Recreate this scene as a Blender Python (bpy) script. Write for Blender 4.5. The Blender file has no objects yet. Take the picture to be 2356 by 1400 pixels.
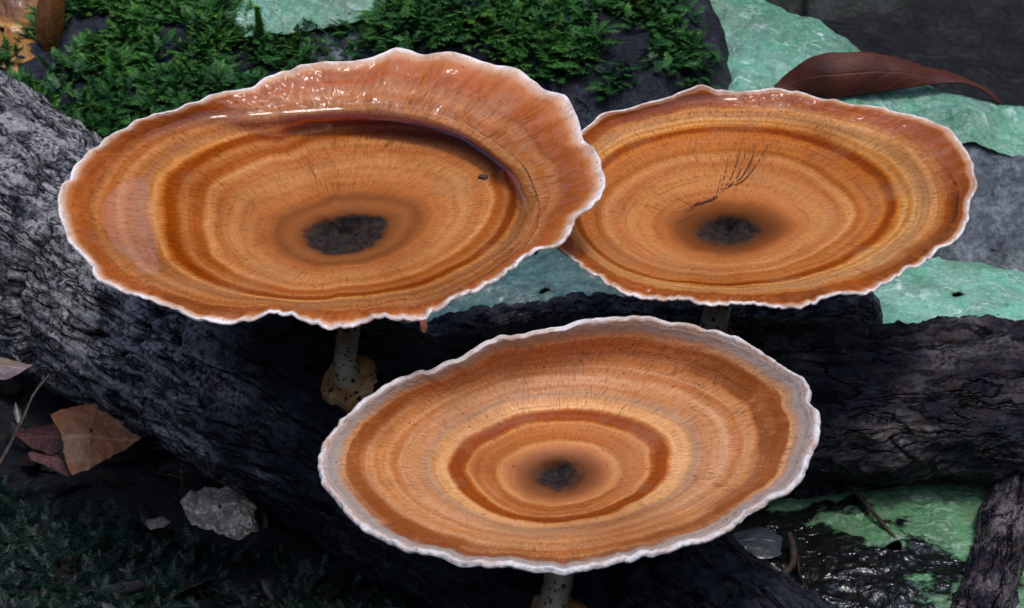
import bpy, math, random
import numpy as np
from mathutils import Vector, Matrix

random.seed(7)
RNG = np.random.default_rng(11)
S = 0.01                                   # everything below is written in centimetres
R = math.radians

# ------------------------------------------------------------------ camera, sky, sun, exposure
scene = bpy.context.scene
COL = scene.collection
PITCH, DIST, LENS = R(30.0), 31.0, 85.0
CAM = np.array([0.0, -DIST * math.cos(PITCH), DIST * math.sin(PITCH)])
FWD = np.array([0.0, math.cos(PITCH), -math.sin(PITCH)])
UP = np.array([0.0, math.sin(PITCH), math.cos(PITCH)])
RIGHT = np.array([1.0, 0.0, 0.0])
W, H = 2356.0, 1400.0
FPX = LENS / 36.0 * W

cam_d = bpy.data.cameras.new('camera')
cam = bpy.data.objects.new('camera', cam_d)
COL.objects.link(cam)
cam.location = Vector(CAM * S)
cam.rotation_euler = (math.pi / 2 - PITCH, 0, 0)
cam_d.lens = LENS
cam_d.sensor_width = 36.0
cam_d.clip_start = 0.005
cam_d.clip_end = 400.0
cam_d.dof.use_dof = True
cam_d.dof.focus_distance = 0.325
cam_d.dof.aperture_fstop = 150.0
scene.camera = cam

SUN_EL, SUN_AZ = R(73.0), R(150.0)          # azimuth from +Y (away from the camera), clockwise
world = bpy.data.worlds.new('World')
scene.world = world
world.use_nodes = True
wn = world.node_tree
wn.nodes.clear()
sky = wn.nodes.new('ShaderNodeTexSky')
sky.sky_type = 'NISHITA'
sky.sun_disc = False
sky.sun_elevation = SUN_EL
sky.sun_rotation = SUN_AZ
sky.air_density = 1.0
sky.dust_density = 2.2
sky.ozone_density = 3.0
bgn = wn.nodes.new('ShaderNodeBackground')
bgn.inputs['Strength'].default_value = 0.15
wo = wn.nodes.new('ShaderNodeOutputWorld')
wn.links.new(sky.outputs[0], bgn.inputs[0])
wn.links.new(bgn.outputs[0], wo.inputs[0])

sun_d = bpy.data.lights.new('sun', 'SUN')
sun_d.energy = 0.65
sun_d.angle = R(12.0)
sun_d.color = (1.0, 0.97, 0.93)
sun = bpy.data.objects.new('sun', sun_d)
COL.objects.link(sun)
sd = Vector((math.cos(SUN_EL) * math.sin(SUN_AZ), math.cos(SUN_EL) * math.cos(SUN_AZ), math.sin(SUN_EL)))
sun.rotation_euler = sd.to_track_quat('Z', 'Y').to_euler()
sun.location = sd * 3.0

vs = scene.view_settings
vs.view_transform = 'Standard'
vs.look = 'None'
vs.gamma = 1.0
vs.use_curve_mapping = False
vs.exposure = 1.1
scene.cycles.max_bounces = 6
scene.cycles.diffuse_bounces = 3
scene.cycles.glossy_bounces = 3
scene.cycles.transparent_max_bounces = 8
scene.cycles.caustics_reflective = False

# ------------------------------------------------------------------ numeric helpers
def rays(px):
    px = np.atleast_2d(np.asarray(px, float))
    u = (px[:, 0] - W / 2) / FPX
    v = (H / 2 - px[:, 1]) / FPX
    return FWD + u[:, None] * RIGHT + v[:, None] * UP

def pz(px, z):                              # photo point on the level z (scalar or array)
    d = rays(px)
    t = (np.asarray(z, float) - CAM[2]) / d[:, 2]
    return CAM + d * t[:, None]

def py_(px, y):                             # photo point on an upright plane y
    d = rays(px)
    t = (np.asarray(y, float) - CAM[1]) / d[:, 1]
    return CAM + d * t[:, None]

def pplane(px, p0, n):
    d = rays(px)
    n = np.asarray(n, float)
    t = ((np.asarray(p0, float) - CAM) @ n) / (d @ n)
    return CAM + d * t[:, None]

def project(P):
    q = P - CAM
    dep = q @ FWD
    return np.stack([W / 2 + (q @ RIGHT) / dep * FPX, H / 2 - (q @ UP) / dep * FPX], 1)

def depth(P):
    return (np.asarray(P) - CAM) @ FWD

_perm = np.random.default_rng(3).permutation(256)
_perm = np.concatenate([_perm, _perm, _perm])
_g = np.random.default_rng(4).normal(size=(256, 3))
_g /= np.linalg.norm(_g, axis=1)[:, None]

def perlin(P):
    P = np.asarray(P, float)
    i = np.floor(P).astype(int)
    f = P - i
    i &= 255
    w = f * f * f * (f * (f * 6 - 15) + 10)
    out = 0
    for dx in (0, 1):
        for dy in (0, 1):
            for dz in (0, 1):
                h = _perm[_perm[_perm[(i[:, 0] + dx) & 255] + ((i[:, 1] + dy) & 255)] + ((i[:, 2] + dz) & 255)]
                g = _g[h]
                d = g[:, 0] * (f[:, 0] - dx) + g[:, 1] * (f[:, 1] - dy) + g[:, 2] * (f[:, 2] - dz)
                out = out + d * (w[:, 0] if dx else 1 - w[:, 0]) * (w[:, 1] if dy else 1 - w[:, 1]) * (w[:, 2] if dz else 1 - w[:, 2])
    return out * 1.6

def fbm(P, octv=4, gain=0.5, lac=2.1):
    P = np.asarray(P, float)
    a, s = 1.0, 0
    for k in range(octv):
        s = s + a * perlin(P + 17.3 * k)
        P = P * lac
        a *= gain
    return s

def ridged(P, octv=4, gain=0.5):
    P = np.asarray(P, float)
    a, s = 1.0, 0
    for k in range(octv):
        s = s + a * (1 - 2 * np.abs(perlin(P + 9.1 * k)))
        P = P * 2.1
        a *= gain
    return s

def sstep(a, b, x):
    t = np.clip((x - a) / (b - a), 0, 1)
    return t * t * (3 - 2 * t)

# ------------------------------------------------------------------ object helpers
def mesh_obj(name, V, F, mat, parent=None, attrs=None, smooth=True, normals=None):
    me = bpy.data.meshes.new(name)
    V = np.asarray(V, float) * S
    if isinstance(F, np.ndarray):
        n, k = F.shape
        me.vertices.add(len(V))
        me.vertices.foreach_set('co', V.astype(np.float32).ravel())
        me.loops.add(n * k)
        me.loops.foreach_set('vertex_index', F.astype(np.int32).ravel())
        me.polygons.add(n)
        me.polygons.foreach_set('loop_start', np.arange(0, n * k, k, dtype=np.int32))
        me.update(calc_edges=True)
    else:
        me.from_pydata(V.tolist(), [], F)
    me.validate()
    if smooth:
        me.polygons.foreach_set('use_smooth', np.ones(len(me.polygons), dtype=bool))
    for k, a in (attrs or {}).items():
        at = me.attributes.new(k, 'FLOAT', 'POINT')
        at.data.foreach_set('value', np.asarray(a, np.float32))
    me.materials.append(mat)
    me.update()
    if normals is not None:
        me.normals_split_custom_set_from_vertices(np.asarray(normals, float).tolist())
    o = bpy.data.objects.new(name, me)
    COL.objects.link(o)
    if parent is not None:
        o.parent = parent
        o.matrix_parent_inverse = parent.matrix_world.inverted()
    return o

def tag(o, label=None, cat=None, group=None, kind=None):
    if label: o['label'] = label
    if cat: o['category'] = cat
    if group: o['group'] = group
    if kind: o['kind'] = kind
    return o

def empty(name, loc):
    o = bpy.data.objects.new(name, None)
    o.location = Vector(np.asarray(loc, float) * S)
    o.empty_display_size = 0.01
    COL.objects.link(o)
    o.matrix_world = Matrix.Translation(o.location)
    return o

def gridF(nu, nv, wrap_u=False, wrap_v=False):
    iu = np.arange(nu if wrap_u else nu - 1)
    iv = np.arange(nv if wrap_v else nv - 1)
    a, b = np.meshgrid(iu, iv, indexing='ij')
    a2, b2 = (a + 1) % nu, (b + 1) % nv
    return np.stack([a * nv + b, a2 * nv + b, a2 * nv + b2, a * nv + b2], -1).reshape(-1, 4)

def grid_normals(G, wrap_u):
    if wrap_u:
        du = np.roll(G, -1, 0) - np.roll(G, 1, 0)
    else:
        du = np.gradient(G, axis=0)
    dv = np.gradient(G, axis=1)
    n = np.cross(du, dv)
    l = np.linalg.norm(n, axis=-1, keepdims=True)
    return n / np.maximum(l, 1e-9)

# ------------------------------------------------------------------ materials
class NT:
    def __init__(self, name):
        self.m = bpy.data.materials.new(name)
        self.m.use_nodes = True
        self.t = self.m.node_tree
        self.t.nodes.clear()
        self.out = self.t.nodes.new('ShaderNodeOutputMaterial')
    def n(self, typ, inp=None, **props):
        nd = self.t.nodes.new(typ)
        for k, v in props.items():
            setattr(nd, k, v)
        for k, v in (inp or {}).items():
            self.put(nd, k, v)
        return nd
    def put(self, nd, k, v):
        s = nd.inputs[k]
        if isinstance(v, bpy.types.NodeSocket):
            self.t.links.new(v, s)
        elif isinstance(v, bpy.types.Node):
            self.t.links.new(v.outputs[0], s)
        elif isinstance(v, (tuple, list)) and s.type == 'RGBA' and len(v) == 3:
            s.default_value = (*v, 1.0)
        else:
            s.default_value = v
    def coord(self):                         # object space in centimetres
        tc = self.n('ShaderNodeNewGeometry')
        return self.n('ShaderNodeVectorMath', {0: tc.outputs['Position'], 1: (100, 100, 100)}, operation='MULTIPLY').outputs[0]
    def attr(self, a):
        return self.n('ShaderNodeAttribute', attribute_name=a).outputs['Fac']
    def math(self, op, a, b=0.0, c=0.0, clamp=False):
        return self.n('ShaderNodeMath', {0: a, 1: b, 2: c}, operation=op, use_clamp=clamp).outputs[0]
    def vec(self, v, mul=(1, 1, 1), add=(0, 0, 0)):
        return self.n('ShaderNodeVectorMath', {0: v, 1: mul, 2: add}, operation='MULTIPLY_ADD').outputs[0]
    def comb(self, x, y, z):
        return self.n('ShaderNodeCombineXYZ', {0: x, 1: y, 2: z}).outputs[0]
    def noise(self, v, scale=1.0, detail=4.0, rough=0.55, dist=0.0):
        return self.n('ShaderNodeTexNoise', {'Vector': v, 'Scale': scale, 'Detail': detail, 'Roughness': rough, 'Distortion': dist}).outputs['Fac']
    def voro(self, v, scale=1.0, feature='F1', out='Distance', rnd=1.0):
        return self.n('ShaderNodeTexVoronoi', {'Vector': v, 'Scale': scale, 'Randomness': rnd}, feature=feature).outputs[out]
    def ramp(self, f, stops, interp='LINEAR'):
        r = self.n('ShaderNodeValToRGB', {0: f})
        e = r.color_ramp.elements
        r.color_ramp.interpolation = interp
        while len(e) < len(stops):
            e.new(0.5)
        for i, (p, c) in enumerate(sorted(stops, key=lambda s: s[0])):
            e[i].position = p
            e[i].color = (*c, 1.0) if not isinstance(c, (int, float)) else (c, c, c, 1.0)
        return r.outputs[0]
    def maprange(self, f, a, b, c=0.0, d=1.0):
        return self.n('ShaderNodeMapRange', {0: f, 1: a, 2: b, 3: c, 4: d}, clamp=True).outputs[0]
    def mix(self, f, a, b, blend='MIX'):
        return self.n('ShaderNodeMix', {0: f, 6: a, 7: b}, data_type='RGBA', blend_type=blend).outputs[2]
    def bump(self, h, dist=0.02, strength=1.0, normal=None):
        d = {'Height': h, 'Distance': dist * S, 'Strength': strength}
        if normal is not None:
            d['Normal'] = normal
        return self.n('ShaderNodeBump', d).outputs[0]
    def principled(self, **kw):
        names = {'color': 'Base Color', 'rough': 'Roughness', 'normal': 'Normal', 'coat': 'Coat Weight', 'coat_rough': 'Coat Roughness',
                 'spec': 'Specular IOR Level', 'coat_normal': 'Coat Normal', 'sss': 'Subsurface Weight', 'sss_r': 'Subsurface Radius', 'sss_s': 'Subsurface Scale', 'trans': 'Transmission Weight'}
        b = self.n('ShaderNodeBsdfPrincipled')
        for k, v in kw.items():
            self.put(b, names[k], v)
        self.t.links.new(b.outputs[0], self.out.inputs['Surface'])
        return b

def srgb(*c):
    return tuple(((x / 255 + 0.055) / 1.055) ** 2.4 if x > 10 else x / 255 / 12.92 for x in c)

def cap_material(name, stops, seed, wet=0.5, rim_wet=0.87, fibre=1.0, spot=(0.0, 0.0), stain=None, stains=()):
    stops = [(p, (c[0] * (1.06 if c[0] > 1.6 * c[2] else 1), c[1] * (0.83 if c[0] > 1.6 * c[2] else 1), c[2] * (0.66 if c[0] > 1.6 * c[2] else 1))) for p, c in stops]
    M = NT(name)
    P = M.coord()
    t = M.attr('t'); cx = M.attr('cx'); cy = M.attr('cy')
    ring_v = M.comb(M.math('MULTIPLY', cx, 1.3), M.math('MULTIPLY', cy, 1.3), M.math('MULTIPLY_ADD', t, 5.0, seed))
    wob = M.noise(ring_v, 2.2, 5.0, 0.6)
    fine = M.noise(M.comb(M.math('MULTIPLY', cx, 50.0), M.math('MULTIPLY', cy, 50.0), M.math('MULTIPLY_ADD', t, 26.0, seed)), 1.0, 3.0)
    tw = M.math('ADD', t, M.math('MULTIPLY_ADD', wob, 0.042, -0.021))
    tw = M.math('ADD', tw, M.math('MULTIPLY_ADD', fine, 0.011, -0.0055))
    mw = M.math('MULTIPLY_ADD', M.noise(M.comb(M.math('MULTIPLY', cx, 3.0), M.math('MULTIPLY', cy, 3.0), seed), 1.0, 4.0, 0.65), 0.03, -0.015)
    mixk = M.maprange(t, 0.90, 0.965)
    tt = M.math('ADD', M.math('MULTIPLY', tw, M.math('SUBTRACT', 1.0, mixk)), M.math('MULTIPLY', M.math('ADD', M.math('ADD', t, M.math('MULTIPLY_ADD', fine, 0.012, -0.006)), mw), mixk))
    col = M.ramp(tt, stops)
    # narrow growth zones
    rings = M.noise(M.comb(M.math('MULTIPLY', cx, 0.8), M.math('MULTIPLY', cy, 0.8), M.math('MULTIPLY_ADD', tw, 44.0, seed * 2.0)), 1.0, 4.0, 0.75)
    body = M.math('MULTIPLY', M.maprange(t, 0.12, 0.25), M.maprange(t, 0.95, 0.90))
    col = M.mix(M.math('MULTIPLY', body, M.maprange(M.noise(P, 0.7, 2.0), 0.35, 0.65, 0.30, 0.70)), col, M.mix(1.0, col, M.ramp(rings, [(0.34, (0.58, 0.45, 0.34)), (0.5, (0.98, 0.96, 0.94)), (0.66, (1.16, 1.26, 1.45))]), 'MULTIPLY'))
    # radial fibres
    fib = M.noise(M.comb(M.math('MULTIPLY', cx, 90.0), M.math('MULTIPLY', cy, 90.0), M.math('MULTIPLY', t, 30.0)), 1.0, 3.0, 0.65)
    col = M.mix(M.math('MULTIPLY', body, 0.8 * fibre), col, M.mix(1.0, col, M.ramp(fib, [(0.28, (0.45, 0.40, 0.38)), (0.5, (1.0, 1.0, 1.0)), (0.72, (1.28, 1.3, 1.32))]), 'MULTIPLY'))
    # salmon and tawny drifts
    drift = M.noise(M.vec(P, (1, 1, 1), (seed, 0, 0)), 0.55, 4.0, 0.55)
    col = M.mix(M.math('MULTIPLY', body, 0.75), col, M.mix(1.0, col, M.ramp(drift, [(0.32, (0.72, 0.60, 0.50)), (0.5, (1.0, 1.0, 1.0)), (0.68, (1.10, 1.14, 1.35))]), 'MULTIPLY'))
    # thin radial splits
    av = M.comb(M.math('MULTIPLY', cx, 15.0), M.math('MULTIPLY', cy, 15.0), M.math('MULTIPLY_ADD', t, 2.2, seed * 3.0))
    crk = M.maprange(M.math('ABSOLUTE', M.math('SUBTRACT', M.noise(av, 1.0, 2.0, 0.5), 0.5)), 0.014, 0.004)
    crk = M.math('MULTIPLY', crk, M.maprange(M.noise(M.vec(P, (1, 1, 1), (3, seed, 0)), 1.3, 2.0), 0.50, 0.60))
    col = M.mix(M.math('MULTIPLY', M.math('MULTIPLY', crk, body), 0.55), col, (0.10, 0.035, 0.012))
    # weathered grey-brown blotches
    blot = M.noise(P, 0.9, 5.0, 0.6)
    col = M.mix(M.math('MULTIPLY', body, M.maprange(blot, 0.52, 0.72, 0.0, 0.45)), col, (0.34, 0.19, 0.10))
    # dust specks
    sp = M.voro(P, 7.0)
    spm = M.math('MULTIPLY', M.math('LESS_THAN', sp, 0.10), M.maprange(M.noise(P, 1.1, 2.0), 0.42, 0.55))
    col = M.mix(M.math('MULTIPLY', spm, 0.8), col, (0.03, 0.015, 0.01))
    sp2 = M.voro(M.comb(M.math('MULTIPLY', cx, 26.0), M.math('MULTIPLY', cy, 26.0), M.math('MULTIPLY', t, 9.0)), 1.0)
    spm2 = M.math('MULTIPLY', M.math('LESS_THAN', sp2, 0.10), M.maprange(M.noise(P, 2.2, 1.0), 0.55, 0.6))
    col = M.mix(M.math('MULTIPLY', M.math('MULTIPLY', spm2, body), 0.7), col, (0.05, 0.02, 0.01))
    # the dark litter lying in the throat
    thr = M.ramp(M.noise(P, 9.0, 4.0, 0.7), [(0.35, (0.012, 0.010, 0.012)), (0.6, (0.05, 0.035, 0.03)), (0.75, (0.10, 0.055, 0.03))])
    edge = M.math('ADD', t, M.math('MULTIPLY_ADD', M.noise(P, 3.0, 5.0, 0.65), 0.08, -0.04))
    col = M.mix(M.maprange(edge, spot[0], spot[1], 1.0, 0.0), col, thr)
    if stain:
        ang0, a_w, t0, t1 = stain                       # streaks of dark spore juice beside the throat
        dx, dy = math.cos(ang0), math.sin(ang0)
        al = M.math('ADD', M.math('MULTIPLY', cx, dx), M.math('MULTIPLY', cy, dy))
        streak = M.noise(M.comb(M.math('MULTIPLY', cx, 34.0), M.math('MULTIPLY', cy, 34.0), M.math('MULTIPLY', t, 3.0)), 1.0, 1.0)
        msk = M.math('MULTIPLY', M.maprange(al, math.cos(a_w), 1.0), M.math('MULTIPLY', M.maprange(t, t0, t0 + 0.03), M.maprange(t, t1, t0 + 0.1)))
        col = M.mix(M.math('MULTIPLY', M.math('MULTIPLY', msk, M.maprange(streak, 0.60, 0.66)), 0.9), col, (0.06, 0.014, 0.005))
    for sa, sw, t0, t1, stg in stains:                  # rusty soaked patches near the margin
        al = M.math('ADD', M.math('MULTIPLY', cx, math.cos(R(sa))), M.math('MULTIPLY', cy, math.sin(R(sa))))
        nz = M.math('MULTIPLY_ADD', M.noise(M.vec(P, (1, 1, 1), (sa * 0.1, 0, 0)), 2.4, 6.0, 0.75), 3.6, -1.8)
        m1_ = M.maprange(al, math.cos(R(sw * 1.25)), math.cos(R(sw * 0.6)))
        m2_ = M.math('MULTIPLY', M.maprange(t, t0, t0 + 0.03), M.maprange(t, t1, t1 - 0.012))
        msk = M.maprange(M.math('ADD', M.math('MULTIPLY', m1_, m2_), M.math('MULTIPLY', nz, M.math('MULTIPLY', m1_, m2_))), 0.15, 0.95, 0.0, stg)
        col = M.mix(msk, col, (0.22, 0.05, 0.006))
    stn = M.math('MULTIPLY', M.maprange(t, 0.965, 0.985), M.maprange(M.noise(P, 2.6, 5.0, 0.7), 0.42, 0.62, 0.0, 0.75))
    col = M.mix(stn, col, (0.40, 0.24, 0.15))
    # relief
    rimz = M.math('MULTIPLY', M.maprange(t, rim_wet - 0.04, rim_wet + 0.02), M.maprange(t, 0.985, 0.955))
    grain = M.noise(P, 16.0, 3.0, 0.6)
    wrink = M.noise(M.comb(M.math('MULTIPLY', cx, 22.0), M.math('MULTIPLY', cy, 22.0), M.math('MULTIPLY', t, 16.0)), 1.0, 4.0, 0.65)
    h = M.math('ADD', M.math('MULTIPLY', rings, 0.5), M.math('MULTIPLY', fib, 0.35))
    h = M.math('ADD', h, M.math('MULTIPLY', M.math('MULTIPLY', rimz, wrink), 1.2))
    h = M.math('ADD', h, M.math('MULTIPLY', M.math('MULTIPLY', rimz, grain), 0.25))
    h = M.math('ADD', h, M.math('MULTIPLY', M.maprange(t, 0.955, 0.975), M.math('MULTIPLY', M.noise(P, 11.0, 3.0, 0.6), 1.3)))
    nb = M.bump(h, 0.03, 0.8)
    dash = M.noise(M.comb(M.math('MULTIPLY', cx, 26.0), M.math('MULTIPLY', cy, 26.0), M.math('MULTIPLY', t, 16.0)), 1.0, 1.0, 0.4)
    lump = M.noise(P, 3.6, 1.0, 0.4)
    coatn = M.bump(M.math('ADD', dash, M.math('MULTIPLY', lump, 1.2)), 0.07, 1.0)
    mar = M.maprange(t, 0.97, 0.985)
    rough = M.math('ADD', 0.42, M.math('MULTIPLY', mar, 0.2))
    coat = M.math('MULTIPLY', M.math('ADD', wet, M.math('MULTIPLY', rimz, 0.25)), M.math('SUBTRACT', 1.0, M.math('MULTIPLY', mar, 0.85)), clamp=True)
    uw = M.attr('uw')
    dry = M.math('SUBTRACT', 1.0, M.math('MULTIPLY', uw, 0.97))
    film = M.math('ADD', M.maprange(M.noise(P, 1.0, 3.0), 0.40, 0.62), rimz, clamp=True)
    coat = M.math('MULTIPLY', M.math('MULTIPLY', coat, film), dry)
    M.principled(color=col, rough=rough, normal=nb, coat=coat, coat_rough=0.09, coat_normal=coatn, spec=M.math('MULTIPLY', dry, 0.2))
    return M.m

def bark_material(name, dark, mid, pale, pale_amt, scale=1.0, brown=None, rough0=0.38):
    M = NT(name)
    P = M.coord()
    h = M.attr('h')
    n1 = M.noise(P, 1.1 * scale, 6.0, 0.65)
    Gv = M.comb(M.attr('ga'), M.attr('gb'), M.attr('gc'))
    n2 = M.noise(Gv, 6.0 * scale, 6.0, 0.68, 0.6)
    n3 = M.noise(P, 14.0 * scale, 5.0, 0.68)
    f = M.math('ADD', M.math('MULTIPLY', n2, 0.68), M.math('MULTIPLY', n3, 0.32))
    col = M.ramp(f, [(0.38, dark), (0.5, mid), (0.60, tuple(min(1, c * 1.9) for c in mid)), (0.70, tuple(min(1, c * 3.6) for c in mid))])
    if brown:
        col = M.mix(M.maprange(M.noise(P, 2.3, 4.0), 0.5, 0.68, 0.0, 0.7), col, brown)
    pm = M.math('MULTIPLY', M.maprange(M.math('ADD', n1, M.math('MULTIPLY', n2, 0.5)), 0.86 - pale_amt * 0.35, 0.98 - pale_amt * 0.2), M.maprange(M.math('ADD', M.math('MULTIPLY', n3, 0.5), M.math('MULTIPLY', n2, 0.5)), 0.42, 0.53))
    pm = M.math('MULTIPLY', pm, M.attr('pale'))
    col = M.mix(pm, col, M.ramp(n3, [(0.3, tuple(c * 0.5 for c in pale)), (0.65, pale)]))
    spl = M.maprange(M.math('ABSOLUTE', M.math('SUBTRACT', M.noise(Gv, 2.2 * scale, 4.0, 0.6, 0.4), 0.5)), 0.030, 0.0)
    col = M.mix(M.math('MULTIPLY', spl, 0.9), col, (0.003, 0.003, 0.004))
    col = M.mix(M.maprange(h, 0.30, 0.0, 0.0, 0.85), col, (0.004, 0.004, 0.005))
    hh = M.math('ADD', M.math('MULTIPLY', n2, 1.0), M.math('MULTIPLY', n3, 0.22))
    hh = M.math('SUBTRACT', hh, M.math('MULTIPLY', spl, 0.6))
    rough = M.ramp(n2, [(0.35, rough0 - 0.20), (0.65, rough0 + 0.25)])
    M.principled(color=col, rough=rough, normal=M.bump(hh, 0.11, 1.0), spec=0.22)
    return M.m

def leaf_green_material(name, base, deep, white, decay=0.0, along=(1, 0), wet=0.3, yellow=None):
    M = NT(name)
    P = M.coord()
    a, b = along
    Q = M.comb(M.math('ADD', M.n('ShaderNodeVectorMath', {0: P, 1: (a, b, 0)}, operation='DOT_PRODUCT').outputs['Value'], 0.0),
               M.n('ShaderNodeVectorMath', {0: P, 1: (-b, a, 0)}, operation='DOT_PRODUCT').outputs['Value'], 0.0)
    big = M.noise(P, 0.7, 5.0, 0.6)
    col = M.ramp(big, [(0.36, deep), (0.62, base)])
    warp = M.vec(Q, (0.45, 1.6, 1))
    wz = M.n('ShaderNodeTexNoise', {'Vector': P, 'Scale': 0.9, 'Detail': 3.0}).outputs['Color']
    warp2 = M.n('ShaderNodeVectorMath', {0: wz, 1: (1.6, 1.6, 0), 2: warp}, operation='MULTIPLY_ADD').outputs[0]
    r1 = M.math('ABSOLUTE', M.math('SUBTRACT', M.noise(warp2, 1.3, 3.0, 0.6), 0.5))
    r2 = M.math('ABSOLUTE', M.math('SUBTRACT', M.noise(M.vec(warp2, (1, 1, 1), (31, 7, 0)), 2.2, 4.0, 0.6), 0.5))
    mot = M.noise(M.vec(P, (1, 1, 1), (9, 4, 2)), 1.6, 6.0, 0.7)
    col = M.mix(M.maprange(mot, 0.46, 0.64, 0.0, 0.65), col, (base[0] * 1.05, base[1] * 0.62, base[2] * 0.72))
    col = M.mix(M.maprange(M.noise(P, 0.45, 4.0, 0.6), 0.52, 0.66, 0.0, 0.5), col, (0.075, 0.105, 0.05))
    vein = M.math('MAXIMUM', M.maprange(r1, 0.022, 0.0), M.maprange(r2, 0.018, 0.0, 0.0, 0.7))
    vein = M.math('MULTIPLY', vein, M.maprange(M.noise(P, 1.7, 2.0), 0.40, 0.62))
    cloud = M.maprange(M.noise(M.vec(warp2, (1, 1, 1), (3, 50, 0)), 1.2, 6.0, 0.68), 0.52, 0.74, 0.0, 0.55)
    spk = M.maprange(M.noise(P, 22.0, 2.0, 0.7), 0.60, 0.72, 0.0, 0.5)
    w = M.math('MAXIMUM', M.math('MAXIMUM', vein, cloud), spk)
    col = M.mix(M.math('MULTIPLY', w, 0.8), col, white)
    gr = M.noise(P, 14.0, 5.0, 0.75)
    col = M.mix(0.7, col, M.mix(1.0, col, M.ramp(gr, [(0.34, (0.45, 0.5, 0.5)), (0.5, (1, 1, 1)), (0.66, (1.5, 1.4, 1.45))]), 'MULTIPLY'))
    dk = M.maprange(M.noise(P, 3.2, 6.0, 0.72), 0.56, 0.70, 0.0, 0.75)
    col = M.mix(dk, col, tuple(c * 0.35 for c in deep))
    sp = M.math('MULTIPLY', M.math('LESS_THAN', M.voro(P, 4.5), 0.10), M.maprange(M.noise(P, 0.9, 1.0), 0.5, 0.6))
    col = M.mix(sp, col, (0.02, 0.015, 0.01))
    rough = 0.5
    if yellow:
        col = M.mix(M.maprange(M.noise(P, 0.8, 2.0), 0.6, 0.7, 0.0, 0.8), col, yellow)
    hgt = M.math('ADD', M.math('MULTIPLY', M.noise(P, 5.0, 5.0, 0.65), 0.6), M.math('MULTIPLY', w, 0.3))
    if decay > 0:
        dn = M.noise(M.vec(P, (0.55, 0.8, 0.5), (4.0, 0, 0)), 1.0, 7.0, 0.62)
        sx = M.n('ShaderNodeSeparateXYZ', {0: P})
        far = M.math('ADD', M.math('MULTIPLY', M.math('SUBTRACT', sx.outputs[1], 3.0), 0.055), M.math('MULTIPLY', M.math('SUBTRACT', sx.outputs[0], 5.6), 0.05))
        dn = M.math('SUBTRACT', dn, far)
        dm = M.maprange(dn, 0.60 - decay * 0.22, 0.63 - decay * 0.22)
        rot = M.ramp(M.noise(P, 8.0, 4.0, 0.7), [(0.35, (0.003, 0.004, 0.005)), (0.6, (0.010, 0.011, 0.010)), (0.8, (0.03, 0.026, 0.02))])
        col = M.mix(dm, col, rot)
        hgt = M.math('ADD', M.math('MULTIPLY', hgt, M.math('SUBTRACT', 1.0, M.math('MULTIPLY', dm, 0.8))), M.math('MULTIPLY', M.noise(P, 2.6, 3.0, 0.5, 0.8), M.math('MULTIPLY', dm, 4.0)))
        rough = M.math('SUBTRACT', 0.40, M.math('MULTIPLY', dm, 0.30))
    M.principled(color=col, rough=rough, normal=M.bump(hgt, 0.06, 0.9), coat=wet, coat_rough=0.2)
    return M.m

def dry_leaf_material(name, c1, c2, c3, rough=0.4, coat=0.2, spots=0.5, seed=0.0):
    M = NT(name)
    P = M.vec(M.coord(), (1, 1, 1), (seed, seed * 0.7, 0))
    n = M.noise(P, 1.3, 5.0, 0.6)
    col = M.ramp(n, [(0.34, c1), (0.5, c2), (0.66, c3)])
    u = M.attr('u'); v = M.attr('v')
    mid = M.maprange(M.math('ABSOLUTE', M.math('SUBTRACT', v, 0.5)), 0.03, 0.0, 0.0, 0.5)
    side = M.math('FRACT', M.math('ADD', M.math('MULTIPLY', u, 9.0), M.math('ABSOLUTE', M.math('MULTIPLY_ADD', v, 3.0, -1.5))))
    sv = M.maprange(M.math('ABSOLUTE', M.math('SUBTRACT', side, 0.5)), 0.05, 0.0, 0.0, 0.3)
    vein = M.math('MAXIMUM', mid, sv)
    col = M.mix(vein, col, tuple(min(1, c * 1.7) for c in c3))
    dk = M.maprange(M.noise(P, 4.5, 5.0, 0.7), 0.56, 0.72, 0.0, spots)
    col = M.mix(dk, col, (0.02, 0.012, 0.01))
    col = M.mix(M.math('LESS_THAN', M.voro(P, 9.0), 0.10), col, (0.015, 0.01, 0.01))
    h = M.math('ADD', M.math('MULTIPLY', M.noise(P, 7.0, 4.0), 0.6), M.math('MULTIPLY', vein, -0.7))
    M.principled(color=col, rough=rough, normal=M.bump(h, 0.03, 0.8), coat=coat, coat_rough=0.12, spec=0.25)
    return M.m

def moss_material(name, dark, mid, tip):
    M = NT(name)
    v = M.attr('v'); r = M.attr('r')
    P = M.coord()
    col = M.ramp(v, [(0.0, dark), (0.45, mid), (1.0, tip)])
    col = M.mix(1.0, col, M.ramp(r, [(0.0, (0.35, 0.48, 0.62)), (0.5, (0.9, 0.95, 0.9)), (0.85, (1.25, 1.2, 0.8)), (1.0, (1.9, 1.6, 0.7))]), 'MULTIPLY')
    M.principled(color=col, rough=0.45, spec=0.22)
    return M.m

def rock_material(name, a, b, c, rough=0.5, green=None):
    M = NT(name)
    P = M.coord()
    n1 = M.noise(P, 1.4, 7.0, 0.68)
    n2 = M.noise(P, 9.0, 5.0, 0.7)
    col = M.ramp(M.math('ADD', M.math('MULTIPLY', n1, 0.55), M.math('MULTIPLY', n2, 0.45)), [(0.36, a), (0.5, b), (0.63, c)])
    if green:
        col = M.mix(M.maprange(M.noise(P, 0.9, 4.0), 0.48, 0.62, 0.0, 0.85), col, green)
    M.principled(color=col, rough=M.ramp(n2, [(0.3, rough - 0.2), (0.7, rough + 0.2)]), spec=0.25, normal=M.bump(M.math('ADD', n1, n2), 0.10, 0.8))
    return M.m

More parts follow.
